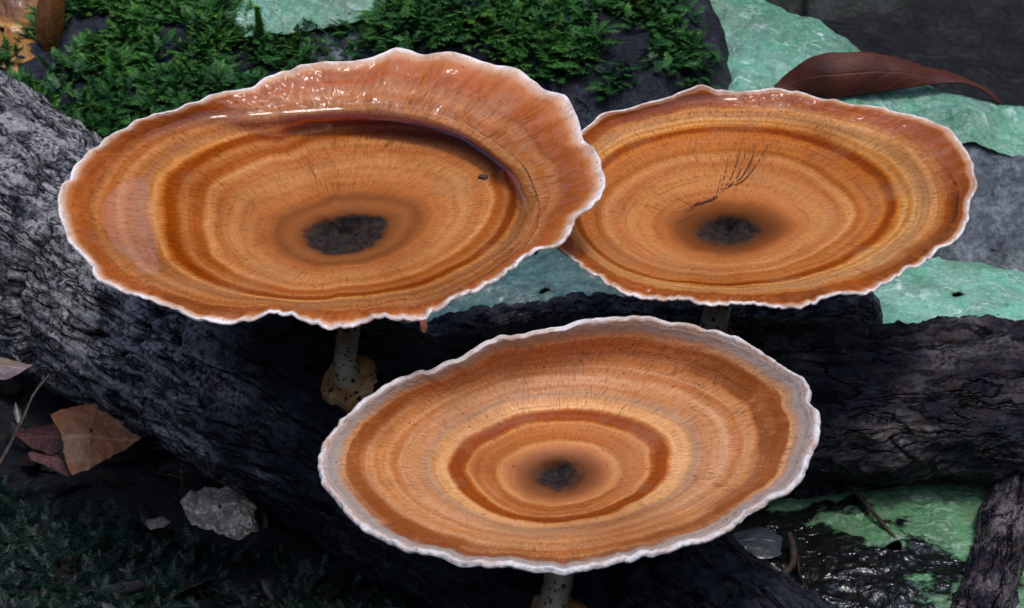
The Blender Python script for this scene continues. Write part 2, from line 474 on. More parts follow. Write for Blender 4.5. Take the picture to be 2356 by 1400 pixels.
def soil_material():
    M = NT('wet_soil')
    P = M.coord()
    n1 = M.noise(P, 1.0, 7.0, 0.68)
    n2 = M.noise(P, 6.0, 6.0, 0.7)
    col = M.ramp(M.math('ADD', M.math('MULTIPLY', n1, 0.5), M.math('MULTIPLY', n2, 0.5)), [(0.38, (0.004, 0.005, 0.007)), (0.52, (0.013, 0.013, 0.016)), (0.64, (0.038, 0.031, 0.030))])
    M.principled(color=col, spec=0.2, rough=M.ramp(n2, [(0.35, 0.25), (0.65, 0.75)]), normal=M.bump(M.math('ADD', n1, n2), 0.12, 0.9))
    return M.m

def stem_material():
    M = NT('stem_flesh')
    P = M.coord()
    col = M.ramp(M.noise(P, 2.2, 4.0), [(0.35, (0.42, 0.31, 0.17)), (0.6, (0.60, 0.49, 0.31))])
    d1 = M.math('LESS_THAN', M.voro(P, 6.0), 0.22)
    d2 = M.math('LESS_THAN', M.voro(M.vec(P, (1, 1, 1), (5, 3, 1)), 12.0), 0.24)
    m = M.math('MAXIMUM', d1, d2)
    m = M.math('MULTIPLY', m, M.maprange(M.noise(P, 3.0, 1.0), 0.38, 0.5))
    col = M.mix(m, col, (0.02, 0.012, 0.01))
    M.principled(color=col, rough=0.45, normal=M.bump(M.noise(P, 9.0, 3.0), 0.02, 0.6), coat=0.15)
    return M.m

def base_material():
    M = NT('stem_base_flesh')
    P = M.coord()
    col = M.ramp(M.noise(P, 2.6, 4.0, 0.6), [(0.36, (0.28, 0.10, 0.022)), (0.52, (0.46, 0.23, 0.075)), (0.66, (0.56, 0.36, 0.17))])
    d1 = M.math('LESS_THAN', M.voro(P, 6.0), 0.22)
    d2 = M.math('LESS_THAN', M.voro(M.vec(P, (1, 1, 1), (2, 8, 1)), 12.0), 0.26)
    m = M.math('MULTIPLY', M.math('MAXIMUM', d1, d2), M.maprange(M.noise(P, 2.4, 1.0), 0.40, 0.52))
    col = M.mix(m, col, (0.03, 0.015, 0.01))
    M.principled(color=col, rough=0.5, normal=M.bump(M.noise(P, 10.0, 4.0), 0.03, 0.8), coat=0.1)
    return M.m

def pore_material():
    M = NT('pore_surface')
    P = M.coord()
    col = M.ramp(M.noise(P, 1.5, 4.0), [(0.35, (0.52, 0.44, 0.38)), (0.65, (0.66, 0.60, 0.56))])
    t = M.attr('t')
    col = M.mix(M.maprange(t, 0.86, 0.97), M.mix(1.0, col, (0.72, 0.62, 0.52), 'MULTIPLY'), (0.74, 0.72, 0.72))
    M.principled(color=col, rough=0.6, normal=M.bump(M.voro(P, 30.0), 0.006, 0.5))
    return M.m

def water_material():
    M = NT('clear_rainwater')
    fr = M.n('ShaderNodeFresnel', {'IOR': 1.33})
    tr = M.n('ShaderNodeBsdfTransparent', {'Color': (1.0, 0.985, 0.955)})
    gl = M.n('ShaderNodeBsdfGlossy', {'Roughness': 0.015})
    mx = M.n('ShaderNodeMixShader', {0: fr.outputs[0], 1: tr.outputs[0], 2: gl.outputs[0]})
    M.t.links.new(mx.outputs[0], M.out.inputs['Surface'])
    return M.m

def plain_material(name, c, rough=0.5, var=0.4, scale=6.0, coat=0.0):
    M = NT(name)
    P = M.coord()
    n = M.noise(P, scale, 4.0, 0.6)
    col = M.ramp(n, [(0.3, tuple(x * (1 - var) for x in c)), (0.7, tuple(min(1, x * (1 + var)) for x in c))])
    M.principled(color=col, rough=rough, normal=M.bump(n, 0.03, 0.6), coat=coat)
    return M.m

SOIL = soil_material()
STEM = stem_material()
BASE = base_material()
PORE = pore_material()
WATER = water_material()

# ------------------------------------------------------------------ the ground, with unseen banks added to shut out the low sky
def added_bank_elev(az):                          # steepness of the added banks by compass direction (0 = +Y, clockwise)
    e = np.full_like(az, 46.0)
    e -= 17.0 * sstep(R(110), R(150), np.abs(az))  # lower on the camera side so fill light reaches the stems
    e += 4.0 * np.sin(az * 3.1) + 3 * np.sin(az * 7.3 + 1)
    notch = sstep(R(-18.0), R(-15.0), az) * (1 - sstep(R(-10.0), R(-9.0), az))  # gap cut in the banks so the water mirrors a patch of sky
    e = e * (1 - notch) + 24.5 * notch
    return e

def ground_z(x, y):
    P = np.stack([x, y, np.zeros_like(x)], 1)
    z = -5.75 + 0.30 * fbm(P * 0.35, 4)
    z += 0.10 * fbm(P * 1.7 + 5, 4)
    z += 0.33 * np.clip(y - 8.0, 0, 9.5) + 0.35 * sstep(6, 9, y)       # slope behind the log
    drop = sstep(17.0, 26.0, y + 0.3 * x) * sstep(1.0, 7.0, x)
    z -= 11.0 * drop
    rho = np.hypot(x, y - 3.0)
    az = np.arctan2(x, y - 3.0)
    k = np.clip(rho - 95.0, 0, 420.0)
    slope = np.tan(np.radians(added_bank_elev(az))) * 1.35
    rise = np.minimum(k * slope, 700.0)  # unseen banks, added to shape the light
    z += rise + sstep(100, 160, rho) * 9.0 * fbm(P * 0.03, 4)
    return z

nn = 430
u = np.linspace(-1, 1, nn)
ax = np.sinh(u * 7.2) / math.sinh(7.2) * 9000.0 + u * 14.0
gx, gy = np.meshgrid(ax, ax + 2.0, indexing='ij')
gz = ground_z(gx.ravel(), gy.ravel())
ground = mesh_obj('ground', np.stack([gx.ravel(), gy.ravel(), gz], 1), gridF(nn, nn), SOIL)
tag(ground, kind='structure')

# ------------------------------------------------------------------ logs
def catmull(P, n):
    P = np.asarray(P, float)
    m = len(P)
    d = np.concatenate([[0], np.cumsum(np.linalg.norm(np.diff(P[:, :3], axis=0), axis=1))])
    s = np.linspace(0, d[-1], n)
    T = np.gradient(P, d, axis=0)
    k = np.clip(np.searchsorted(d, s, 'right') - 1, 0, m - 2)
    h = (d[k + 1] - d[k])[:, None]
    t = ((s - d[k])[:, None]) / h
    return (2 * t**3 - 3 * t**2 + 1) * P[k] + (t**3 - 2 * t**2 + t) * h * T[k] + (-2 * t**3 + 3 * t**2) * P[k + 1] + (t**3 - t**2) * h * T[k + 1]

def tube(axis, rad, nu, nv, ref=None):
    """axis (m,3), rad (m,) -> grid nu x nv (closed ends handled by shrinking)"""
    A = catmull(np.column_stack([axis, rad]), nu)
    C, r = A[:, :3], A[:, 3]
    T = np.gradient(C, axis=0)
    T /= np.linalg.norm(T, axis=1)[:, None]
    Z = np.array([0, 0, 1.0]) if abs(T[:, 2]).mean() < 0.8 else np.array([0, 1.0, 0])
    if ref is not None: Z = np.asarray(ref, float)
    B = np.cross(T, Z); B /= np.linalg.norm(B, axis=1)[:, None]
    N = np.cross(B, T)
    th = np.linspace(0, 2 * math.pi, nv, endpoint=False)
    dirs = np.cos(th)[None, :, None] * B[:, None, :] + np.sin(th)[None, :, None] * N[:, None, :]
    G = C[:, None, :] + dirs * r[:, None, None]
    return G, dirs, C, T, r

def close_ends(G, Fc, extra=None):
    nu, nv, _ = G.shape
    V = G.reshape(-1, 3)
    c0, c1 = G[0].mean(0), G[-1].mean(0)
    V = np.vstack([V, c0, c1])
    i = np.arange(nv)
    a = np.stack([i, (i + 1) % nv, np.full(nv, len(V) - 2), np.full(nv, len(V) - 2)], 1)
    b = np.stack([(nu - 1) * nv + (i + 1) % nv, (nu - 1) * nv + i, np.full(nv, len(V) - 1), np.full(nv, len(V) - 1)], 1)
    F = [list(map(int, f)) for f in Fc] + [list(map(int, f[:3])) for f in a] + [list(map(int, f[:3])) for f in b]
    return V, F

def seg_dist(p, poly):
    poly = np.asarray(poly, float)
    best = np.full(len(p), 1e9)
    for a, b in zip(poly[:-1], poly[1:]):
        ab = b - a
        t = np.clip(((p - a) @ ab) / (ab @ ab), 0, 1)
        best = np.minimum(best, np.linalg.norm(p - (a + t[:, None] * ab), axis=1))
    return best

def make_log(name, axis, rad, nu, nv, mat, amp=0.10, freq=1.2, crack_amp=0.12, stretch=2.5, cracks=(), pale=None, extra=None, seed=0.0):
    G, dirs, C, T, r = tube(axis, rad, nu, nv)
    s = np.concatenate([[0], np.cumsum(np.linalg.norm(np.diff(C, axis=0), axis=1))])
    P = G.reshape(-1, 3)
    D = dirs.reshape(-1, 3)
    ss = np.repeat(s, nv)
    rr = np.repeat(r, nv)
    Q = np.column_stack([ss / stretch, D[:, 0] * rr, D[:, 2] * rr + D[:, 1] * rr * 0.37]) * freq + seed
    Q2 = np.column_stack([ss / stretch, (D @ np.array([.6, -.64, .48])) * rr, (D @ np.array([.2, .5, .84])) * rr]) * freq + seed
    base = fbm(Q * 0.6, 3) * amp * 0.9
    rid = ridged(Q2 * 1.6 + 3, 4)
    bark = (rid - 0.55) * amp * 0.45 + fbm(P * 3.3 + seed, 4, 0.6) * amp * 0.42
    crk = sstep(0.86, 1.0, 1 - np.abs(perlin(Q2 * 1.1 + 40)) * 3.2) * sstep(0.0, 0.35, perlin(P * 0.5 + 9))
    d = base + bark - crk * crack_amp
    h = np.clip(0.75 + (bark / amp) * 0.45 - crk * 0.8, 0, 1)
    if len(cracks):
        px = project(P)
        face = (D @ -FWD) > 0.05
        px = px + np.column_stack([fbm(P * 2.5, 3), fbm(P * 2.5 + 7, 3)]) * 8
        for poly, w, dep in cracks:
            m = (1 - sstep(w * 0.45, w, seg_dist(px, poly))) * face
            d -= m * dep
            h = np.clip(h - m, 0, 1)
    if extra is not None:
        d += extra(P, D, ss)
    # blunt broken ends
    V = P + D * d[:, None]
    pal = pale(P) if pale is not None else np.ones(len(P))
    Vc, F = close_ends(V.reshape(nu, nv, 3), gridF(nu, nv, False, True))
    h = np.concatenate([h, [0.4, 0.4]]); pal = np.concatenate([pal, [0, 0]])
    th = np.tile(np.linspace(0, 2 * math.pi, nv, endpoint=False), nu)
    z2 = [0.0, 0.0]
    return mesh_obj(name, Vc, F, mat, attrs={'h': h, 'pale': pal, 'ga': np.concatenate([ss * 0.25, z2]), 'gb': np.concatenate([np.cos(th) * rr, z2]), 'gc': np.concatenate([np.sin(th) * rr, z2])})

ZL = -4.0
ax1 = pz([(-330, 290), (-100, 435), (220, 640), (620, 875), (1000, 1090), (1270, 1285), (1600, 1530), (1900, 1770)], np.array([-4.0, -4.0, -4.0, -4.0, -4.25, -4.75, -5.2, -5.5]))
r1 = np.array([290, 280, 268, 262, 262, 268, 285, 300]) / FPX * depth(ax1)
BARK1 = bark_material('weathered_shaded_bark', (0.002, 0.0025, 0.006), (0.0065, 0.008, 0.016), (0.38, 0.365, 0.37), 0.85, 1.0, rough0=0.36)  # deep shade under the caps is put into the dark tones
def pale_lit1(P):  # paler left end: lichen crust, plus the light there put into the colour
    x = P[:, 0]
    return np.clip(0.04 + 0.96 * sstep(-3.3, -4.9, x + 1.2 * fbm(P * 0.6, 3)), 0, 1)
cracks1 = [([(40, 395), (90, 375), (150, 350), (215, 335)], 9, 0.25),
           ([(115, 540), (75, 570), (45, 620), (30, 690), (40, 770), (70, 830)], 15, 0.35),
           ([(190, 612), (170, 640), (160, 680), (150, 720)], 8, 0.22),
           ([(375, 705), (345, 735), (330, 765), (315, 785)], 12, 0.28),
           ([(238, 745), (225, 775)], 7, 0.2),
           ([(435, 725), (410, 770), (395, 790)], 10, 0.2)]
log1 = make_log('fallen_log', ax1, r1, 560, 330, BARK1, amp=0.13, freq=1.0, crack_amp=0.14, stretch=2.2, cracks=cracks1, pale=pale_lit1)
tag(log1, 'thick dark fallen log with pale grey weathered bark, shade and light put into its colour, running diagonally under the three mushrooms', 'log')

ax2 = pz([(960, 985), (1150, 950), (1500, 930), (1800, 925), (2100, 925), (2400, 922), (2700, 918)], ZL + 0.1)
r2 = np.array([175, 195, 190, 186, 182, 180, 178]) / FPX * depth(ax2)
BARK2 = bark_material('rough_dark_bark', (0.002, 0.0025, 0.006), (0.008, 0.009, 0.017), (0.17, 0.14, 0.14), 0.55, 1.1, brown=(0.038, 0.020, 0.016), rough0=0.34)
def pale2(P):
    return np.clip(sstep(-0.3, 0.5, fbm(P * 0.7 + 3, 3)), 0, 1)
log2 = make_log('branch_log', ax2, r2, 560, 260, BARK2, amp=0.12, freq=1.5, crack_amp=0.07, stretch=2.0, pale=pale2, seed=20.0)
tag(log2, 'dark rough-barked branch lying level, crossing to the right behind the lowest mushroom', 'log')

# ragged bark hanging from the underside of that branch
flap_px = [(1560, 1075), (1760, 1062), (1900, 1066), (1975, 1085), (1958, 1118), (1932, 1158), (1880, 1176), (1840, 1188), (1782, 1207), (1740, 1203), (1690, 1214), (1600, 1205), (1540, 1150)]
def loft_patch(px_or_pts, n_r, n_t, to3d, height, thick, jag=0.0, jag_f=3.0, seed=0.0):
    """star-shaped outline -> a thick polar patch; returns V, F, attrs"""
    O = np.asarray(px_or_pts, float)
    c = O.mean(0)
    d = np.concatenate([[0], np.cumsum(np.linalg.norm(np.diff(np.vstack([O, O[:1]]), axis=0), axis=1))])
    Oc = np.vstack([O, O[:1]])
    s = np.linspace(0, d[-1], n_t, endpoint=False)
    E = np.column_stack([np.interp(s, d, Oc[:, 0]), np.interp(s, d, Oc[:, 1])])
    k = np.array([0.25, 0.5, 0.25])
    for _ in range(2):
        E = (np.roll(E, 1, 0) + 2 * E + np.roll(E, -1, 0)) / 4
    if jag:
        a = fbm(np.column_stack([E * 0.01 * jag_f, np.full(len(E), seed)]), 5, 0.6)
        nrm = (E - c) / np.linalg.norm(E - c, axis=1)[:, None]
        E = E + nrm * a[:, None] * jag
    rad = np.linspace(0.02, 1, n_r) ** 0.8
    G = c + (E - c)[:, None, :] * rad[None, :, None]
    flat = G.reshape(-1, 2)
    P = to3d(flat)
    hz = height(P, np.tile(rad, n_t))
    P = P + hz
    top = P.reshape(n_t, n_r, 3)
    N = grid_normals(top, True)
    if N[..., 2].mean() < 0: N = -N
    edge = np.sqrt(np.clip(1 - (rad ** 8), 0, 1))[None, :, None]
    bot = top - N * thick * (0.25 + 0.75 * edge)
    allG = np.concatenate([top, bot[:, ::-1]], 1)
    F = gridF(n_t, 2 * n_r, True, True)
    # attributes along / across
    uu = (flat[:, 0] - O[:, 0].min()) / np.ptp(O[:, 0])
    vv = (flat[:, 1] - O[:, 1].min()) / np.ptp(O[:, 1])
    U = uu.reshape(n_t, n_r); Vv = vv.reshape(n_t, n_r); Rr = np.tile(rad, (n_t, 1))
    at = {'u': np.concatenate([U, U[:, ::-1]], 1).ravel(), 'v': np.concatenate([Vv, Vv[:, ::-1]], 1).ravel(), 'e': np.concatenate([Rr, Rr[:, ::-1]], 1).ravel()}
    return allG.reshape(-1, 3), F, at

V, F, at = loft_patch(flap_px, 30, 200, lambda q: py_(q, 3.75), lambda P, r: np.column_stack([0 * r, -0.25 * (1 - r**2) + 0.06 * fbm(P * 3, 4), 0 * r]), 0.35, jag=9, jag_f=5)
at['h'] = np.full(len(V), 0.6); at['pale'] = np.zeros(len(V))
flap = mesh_obj('bark_flap', V, F, BARK2, parent=log2, attrs=at)

ax3 = pz([(850, 815), (1050, 775), (1250, 752), (1450, 742), (1700, 738), (1900, 730), (1990, 724), (2022, 722)], -4.35)
r3 = np.array([40, 52, 58, 62, 62, 58, 50, 30]) / FPX * depth(ax3)
BARK3 = bark_material('knobbly_bark', (0.003, 0.0035, 0.008), (0.012, 0.014, 0.027), (0.14, 0.13, 0.16), 0.5, 1.6, rough0=0.42)
log3 = make_log('slim_branch', ax3, r3, 360, 110, BARK3, amp=0.11, freq=2.6, crack_amp=0.05, stretch=1.1, seed=33.0)
tag(log3, 'slim knobbly dark branch with a broken end, lying just behind the thicker level branch', 'branch')

ax4 = pz([(2385, 1010), (2345, 1120), (2320, 1200), (2285, 1320), (2255, 1420), (2215, 1560)], np.array([-4.9, -5.0, -5.05, -5.1, -5.1, -5.1]))
r4 = np.array([62, 60, 60, 63, 66, 70]) / FPX * depth(ax4)
log4 = make_log('forked_stick', ax4, r4, 300, 110, BARK2, amp=0.09, freq=2.0, crack_amp=0.08, stretch=1.6, seed=51.0)
tag(log4, 'short dark stick propped beneath the level branch, lying over the slimy green leaf', 'branch')

# ------------------------------------------------------------------ mushrooms
NTH = 540
def loop_px(pts, c, n=NTH, smooth=0):
    p = np.asarray(pts, float)
    a = np.arctan2(-(p[:, 1] - c[1]) * 1.9, p[:, 0] - c[0])
    rr = np.hypot((p[:, 1] - c[1]) * 1.9, p[:, 0] - c[0])
    o = np.argsort(a)
    a, rr = a[o], rr[o]
    a = np.concatenate([a[-3:] - 2 * math.pi, a, a[:3] + 2 * math.pi])
    rr = np.concatenate([rr[-3:], rr, rr[:3]])
    th = np.linspace(-math.pi, math.pi, n, endpoint=False)
    r = np.interp(th, a, rr)
    for _ in range(smooth):
        r = (np.roll(r, 1) + 2 * r + np.roll(r, -1)) / 4
    return np.column_stack([c[0] + np.cos(th) * r, c[1] - np.sin(th) * r / 1.9])

def lowpass(P, k):
    Fq = np.fft.rfft(P, axis=0)
    w = np.exp(-(np.arange(len(Fq)) / k) ** 2)
    return np.fft.irfft(Fq * w[:, None], n=len(P), axis=0)

def periodic(th, pts):
    """cosine-eased periodic interpolation of (deg, value)"""
    pts = sorted((R(a), v) for a, v in pts)
    a = np.array([p[0] for p in pts]); v = np.array([p[1] for p in pts])
    a = np.concatenate([[a[-1] - 2 * math.pi], a, [a[0] + 2 * math.pi]])
    v = np.concatenate([[v[-1]], v, [v[0]]])
    th = np.mod(th, 2 * math.pi)
    k = np.clip(np.searchsorted(a, th, 'right') - 1, 0, len(a) - 2)
    t = (th - a[k]) / (a[k + 1] - a[k])
    t = t * t * (3 - 2 * t)
    return v[k] * (1 - t) + v[k + 1] * t

def build_mushroom(label, rim, band, wl, spot, c, z0, zrim, zband, zw, zspot, zc, tb, tw_, ts, thick, mat, base_pt, base_n, stem_r, base_r, wrinkle=1.0, group='funnel mushrooms on the log', bow=(0, 0, 0), has_water=True):
    th = np.linspace(-math.pi, math.pi, NTH, endpoint=False)
    rimL = loop_px(rim, c, smooth=1)
    zr = z0 + periodic(th, zrim)
    lowL = lowpass(rimL, 9.0)
    res = rimL - lowL
    P = pz(lowL, zr)
    dep = depth(P)
    P[:, 0] += res[:, 0] / FPX * dep
    # upright ripples of the margin carry most of the photographed unevenness on the near and far sides
    P[:, 2] += -res[:, 1] / FPX * dep / math.cos(PITCH)
    scal = fbm(np.column_stack([np.cos(th) * 15, np.sin(th) * 15, 0 * th + z0 * 5]), 3, 0.6) * wrinkle
    P[:, 2] += 0.040 * scal
    P[:, :2] *= 1 + 0.0
    rimP = P
    zwv = np.full(NTH, zw)
    wlP = pz(lowpass(loop_px(wl, c, smooth=2), 30.0), zwv)
    bandP = pz(loop_px(band, c, smooth=3), np.full(NTH, zband))
    spP = pz(loop_px(spot, c, smooth=8), np.full(NTH, zspot))
    sc = np.asarray(spot, float).mean(0)
    cP = np.repeat(pz([sc], zc), NTH, 0)
    # knots in t, the waterline knot following its true share of the way to the rim
    K = np.stack([cP, spP, bandP, wlP, rimP], 1)           # NTH,5,3
    da = np.linalg.norm(wlP - bandP, axis=1); db = np.linalg.norm(rimP - wlP, axis=1)
    tkw = tb + (1 - tb) * np.clip(da / (da + db), 0.12, 0.90)
    tkw = lowpass(tkw[:, None], 40.0)[:, 0]
    kt = np.column_stack([np.zeros(NTH), np.full(NTH, ts), np.full(NTH, tb), tkw, np.ones(NTH)])
    tt = np.concatenate([np.linspace(0.004, 0.9, 105), np.linspace(0.9, 1.0, 46)[1:]])
    nt = len(tt)
    dk = np.diff(kt, axis=1)[..., None]
    sl = np.diff(K, axis=1) / dk                            # slopes per span
    T = np.zeros_like(K)
    T[:, 1:-1] = (sl[:, :-1] * dk[:, 1:] + sl[:, 1:] * dk[:, :-1]) / (dk[:, 1:] + dk[:, :-1])
    lim = 1.8 * np.minimum(np.linalg.norm(sl[:, :-1], axis=2), np.linalg.norm(sl[:, 1:], axis=2))
    ln = np.linalg.norm(T[:, 1:-1], axis=2)
    T[:, 1:-1] *= np.minimum(1, lim / np.maximum(ln, 1e-9))[..., None]
    T[:, 0] = sl[:, 0] * 0.4
    T[:, -1] = sl[:, -1] * 1.0
    k = np.stack([np.clip(np.searchsorted(kt[i], tt, 'right') - 1, 0, 3) for i in range(NTH)])
    ii = np.arange(NTH)[:, None]
    hh = (kt[ii, k + 1] - kt[ii, k])[..., None]
    x = ((tt[None] - kt[ii, k]) / (kt[ii, k + 1] - kt[ii, k]))[..., None]
    top = (2 * x**3 - 3 * x**2 + 1) * K[ii, k] + (x**3 - 2 * x**2 + x) * hh * T[ii, k] + (-2 * x**3 + 3 * x**2) * K[ii, k + 1] + (x**3 - x**2) * hh * T[ii, k + 1]
    for _ in range(2):
        top = (np.roll(top, 1, 0) + 2 * top + np.roll(top, -1, 0)) / 4
    # surface relief: pleats near the margin, growth steps, fine waves
    cs, sn = np.cos(th), np.sin(th)
    TT, _ = np.meshgrid(tt, th)
    CX = cs[:, None] * np.ones_like(TT); CY = sn[:, None] * np.ones_like(TT)
    q1 = np.stack([CX * 16, CY * 16, TT * 3], -1).reshape(-1, 3)
    q2 = np.stack([CX * 1.5, CY * 1.5, TT * 26], -1).reshape(-1, 3)
    q3 = np.stack([CX * 34, CY * 34, TT * 14], -1).reshape(-1, 3)
    dz = (0.030 * perlin(q1 + z0) * sstep(0.72, 0.97, TT).ravel() + 0.012 * perlin(q2 + z0 * 3) * sstep(0.15, 0.35, TT).ravel()
          + 0.016 * perlin(q3) * sstep(0.86, 0.95, TT).ravel()) * wrinkle
    dz = dz + 0.05 * (fbm(top.reshape(-1, 3) * 6.0, 3) * (1 - sstep(ts * 0.8, ts * 1.1, TT).ravel()))
    top[..., 2] += dz.reshape(TT.shape)
    N = grid_normals(top, True)
    if N[..., 2].mean() < 0: N = -N
    thv = (thick * (1.0 + 0.6 * (1 - sstep(0.7, 0.98, tt))) + 0.16 * (1 - sstep(0.05, 0.55, tt)))[None, :, None]
    bot = top - N * thv
    # rounded margin
    outd = top[:, -1] - top[:, -3]
    outd /= np.linalg.norm(outd, axis=1)[:, None]
    mid = (top[:, -1] + bot[:, -1]) / 2
    hv = (top[:, -1] - bot[:, -1]) / 2
    beads = np.clip(0.8 + 0.9 * fbm(np.column_stack([cs * 9, sn * 9, 0 * cs + z0]), 4), 0.25, 1.8)
    arc = []
    for a in np.linspace(0, math.pi, 9)[1:-1]:
        arc.append(mid + hv * math.cos(a) + outd * (thick * 0.55 * math.sin(a) * beads)[:, None])
    arc = np.stack(arc, 1)
    full = np.concatenate([top, arc, bot[:, ::-1]], 1)
    nf = full.shape[1]
    tfull = np.concatenate([tt, np.full(arc.shape[1], 1.0), tt[::-1]])
    NF = grid_normals(full, True)
    if NF[:, nt // 2, 2].mean() < 0: NF = -NF
    flip = NF[:, nt // 2, 2].mean()
    UW = np.zeros((NTH, nf)); UW[:, :nt] = (1 - sstep(-0.004, 0.012, tt[None] - tkw[:, None])) * (1.0 if has_water else 0.0)
    FT = np.tile(tfull, (NTH, 1)); FCX = np.repeat(cs, nf).reshape(NTH, nf); FCY = np.repeat(sn, nf).reshape(NTH, nf)

    root = empty('funnel_mushroom', base_pt)
    tag(root, label, 'mushroom', group)

    def part(name, a, b, m, parent, cap_centre=False):
        g = full[:, a:b]
        n = b - a
        V = g.reshape(-1, 3)
        Fq = gridF(NTH, n, True, False)[:, ::-1].copy()
        # orient outward
        f0 = Fq[len(Fq) // 2]
        fn = np.cross(V[f0[1]] - V[f0[0]], V[f0[2]] - V[f0[0]])
        nn_ = NF[:, a:b].reshape(-1, 3)[f0[0]]
        if fn @ nn_ < 0: Fq = Fq[:, ::-1].copy()
        return mesh_obj(name, V, Fq, m, parent=parent,
                        attrs={'uw': UW[:, a:b].ravel(), 't': FT[:, a:b].ravel(), 'cx': FCX[:, a:b].ravel(), 'cy': FCY[:, a:b].ravel()}, normals=NF[:, a:b].reshape(-1, 3))
    it = int(np.searchsorted(tt, 0.957))
    cap = part('cap', 0, it + 1, mat, root)
    part('margin', it, nt + 5, mat, cap)
    part('pore_surface', nt + 4, nf, PORE, cap)

    # stem: from the throat down to the wood
    top_c = cP[0] - np.array([0, 0, 0.24])
    bp = np.asarray(base_pt, float)
    bn = np.asarray(base_n, float) / np.linalg.norm(base_n)
    L = top_c - bp
    ctrl = np.array([bp - bn * 0.12, bp + bn * 0.22 + np.array(bow) * 0.3, bp + L * 0.45 + np.array(bow), bp + L * 0.78 + np.array(bow) * 0.4, top_c])
    rad = np.array([stem_r * 1.35, stem_r * 1.12, stem_r, stem_r * 1.12, stem_r * 1.0])
    G, D, C, Tn, rr = tube(ctrl, rad, 60, 48, ref=(1.0, 0.05, 0.0))
    G = G + D * (0.02 * fbm(G.reshape(-1, 3) * 4, 3)).reshape(60, 48)[..., None]
    Vc, Fc = close_ends(G, gridF(60, 48, False, True))
    mesh_obj('stem', Vc, Fc, STEM, parent=root)

    # spreading disc that glues the stem to the bark
    e1 = np.cross(bn, [0, 0, 1.0]); e1 /= np.linalg.norm(e1); e2 = np.cross(bn, e1)
    na, nr = 90, 26
    aa = np.linspace(0, 2 * math.pi, na, endpoint=False)
    rho = np.linspace(0.0, 1, nr)
    lob = 1 + 0.16 * perlin(np.column_stack([np.cos(aa) * 1.6, np.sin(aa) * 1.6, np.full(na, z0 * 7 + 3)])) + 0.07 * perlin(np.column_stack([np.cos(aa) * 5, np.sin(aa) * 5, np.full(na, 3.3)]))
    prof = 0.17 * np.sqrt(np.clip(1 - rho ** 3.5, 0, 1)) * (1 + 0.25 * np.cos(rho * 5.0)) + 0.03
    prof[-1] = -0.10
    g = bp + (np.cos(aa)[:, None, None] * e1 + np.sin(aa)[:, None, None] * e2) * (rho[None, :, None] * (lob * base_r)[:, None, None]) + bn * prof[None, :, None]
    g = g + bn * (0.028 * fbm(g.reshape(-1, 3) * 3.5, 3)).reshape(na, nr)[..., None] * (1 - rho[None, :, None] ** 6)
    gb = g - bn * 0.12
    allg = np.concatenate([g, gb[:, ::-1]], 1)
    mesh_obj('base_disc', allg.reshape(-1, 3), gridF(na, 2 * nr, True, True), BASE, parent=root)
    return dict(top=top, tt=tt, wl=wlP, tkw=tkw, N=N, root=root, cs=cs, sn=sn)

def log_surface(axis, rad, px, ax_px=None):
    """first hit of the pixel ray with the smooth tube"""
    A = catmull(np.column_stack([axis, rad]), 400)
    d = rays([px])[0]; d = d / np.linalg.norm(d)
    best = None
    for t in np.linspace(24, 44, 1600):
        p = CAM + d * t
        q = A[:, :3] - p
        k = np.argmin((q * q).sum(1))
        if np.linalg.norm(q[k]) <= A[k, 3]:
            n = (p - A[k, :3]); n /= np.linalg.norm(n)
            return p, n
    raise RuntimeError('no hit')

rim1 = [(137,477),(141,429),(165,408),(175,381),(195,363),(206,343),(233,336),(261,309),(291,298),(319,278),(363,264),(411,255),(456,237),(480,219),(535,209),(590,199),(610,178),(669,163),(713,151),(754,141),(800,142),(842,137),(876,127),(910,113),(941,113),(972,125),(989,130),(1017,120),(1047,122),(1065,130),(1085,127),(1116,144),(1150,154),(1171,153),(1202,165),(1222,185),(1260,209),(1291,219),(1311,237),(1322,264),(1332,285),(1335,319),(1356,333),(1363,353),(1377,363),(1380,391),(1390,398),(1387,432),(1373,456),(1363,467),(1322,496),(1311,522),(1301,549),(1281,563),(1236,566),(1212,583),(1191,600),(1157,628),(1123,652),(1075,669),(1041,683),(999,710),(972,729),(945,733),(910,727),(886,719),(842,736),(801,748),(771,751),(720,741),(679,722),(638,714),(610,715),(583,733),(535,736),(511,743),(473,734),(432,724),(387,698),(326,683),(281,666),(240,652),(219,631),(213,607),(189,583),(161,553),(151,529),(144,501)]
band1 = [(394,511),(405,560),(429,604),(514,652),(617,679),(754,685),(780,678),(883,669),(972,649),(1041,618),(1109,577),(1157,529),(1178,481),(1180,442),(1165,405),(1162,381),(1150,363),(1116,338),(1075,312),(986,292),(883,282),(789,284),(703,291),(662,305),(634,316),(583,319),(514,343),(446,377),(405,412),(394,456)]
wl1 = [(190,480),(205,440),(250,395),(300,350),(350,318),(429,291),(480,276),(597,279),(700,268),(800,262),(883,268),(986,286),(1060,308),(1110,340),(1160,380),(1190,400),(1196,430),(1215,470),(1212,520),(1190,560),(1130,610),(1060,655),(980,692),(890,702),(800,722),(700,714),(620,698),(540,715),(470,712),(400,682),(320,655),(265,630),(225,580),(200,530)]
spot1 = [(705,530),(727,512),(760,505),(830,495),(887,503),(890,530),(875,555),(840,575),(795,585),(750,586),(712,565)]

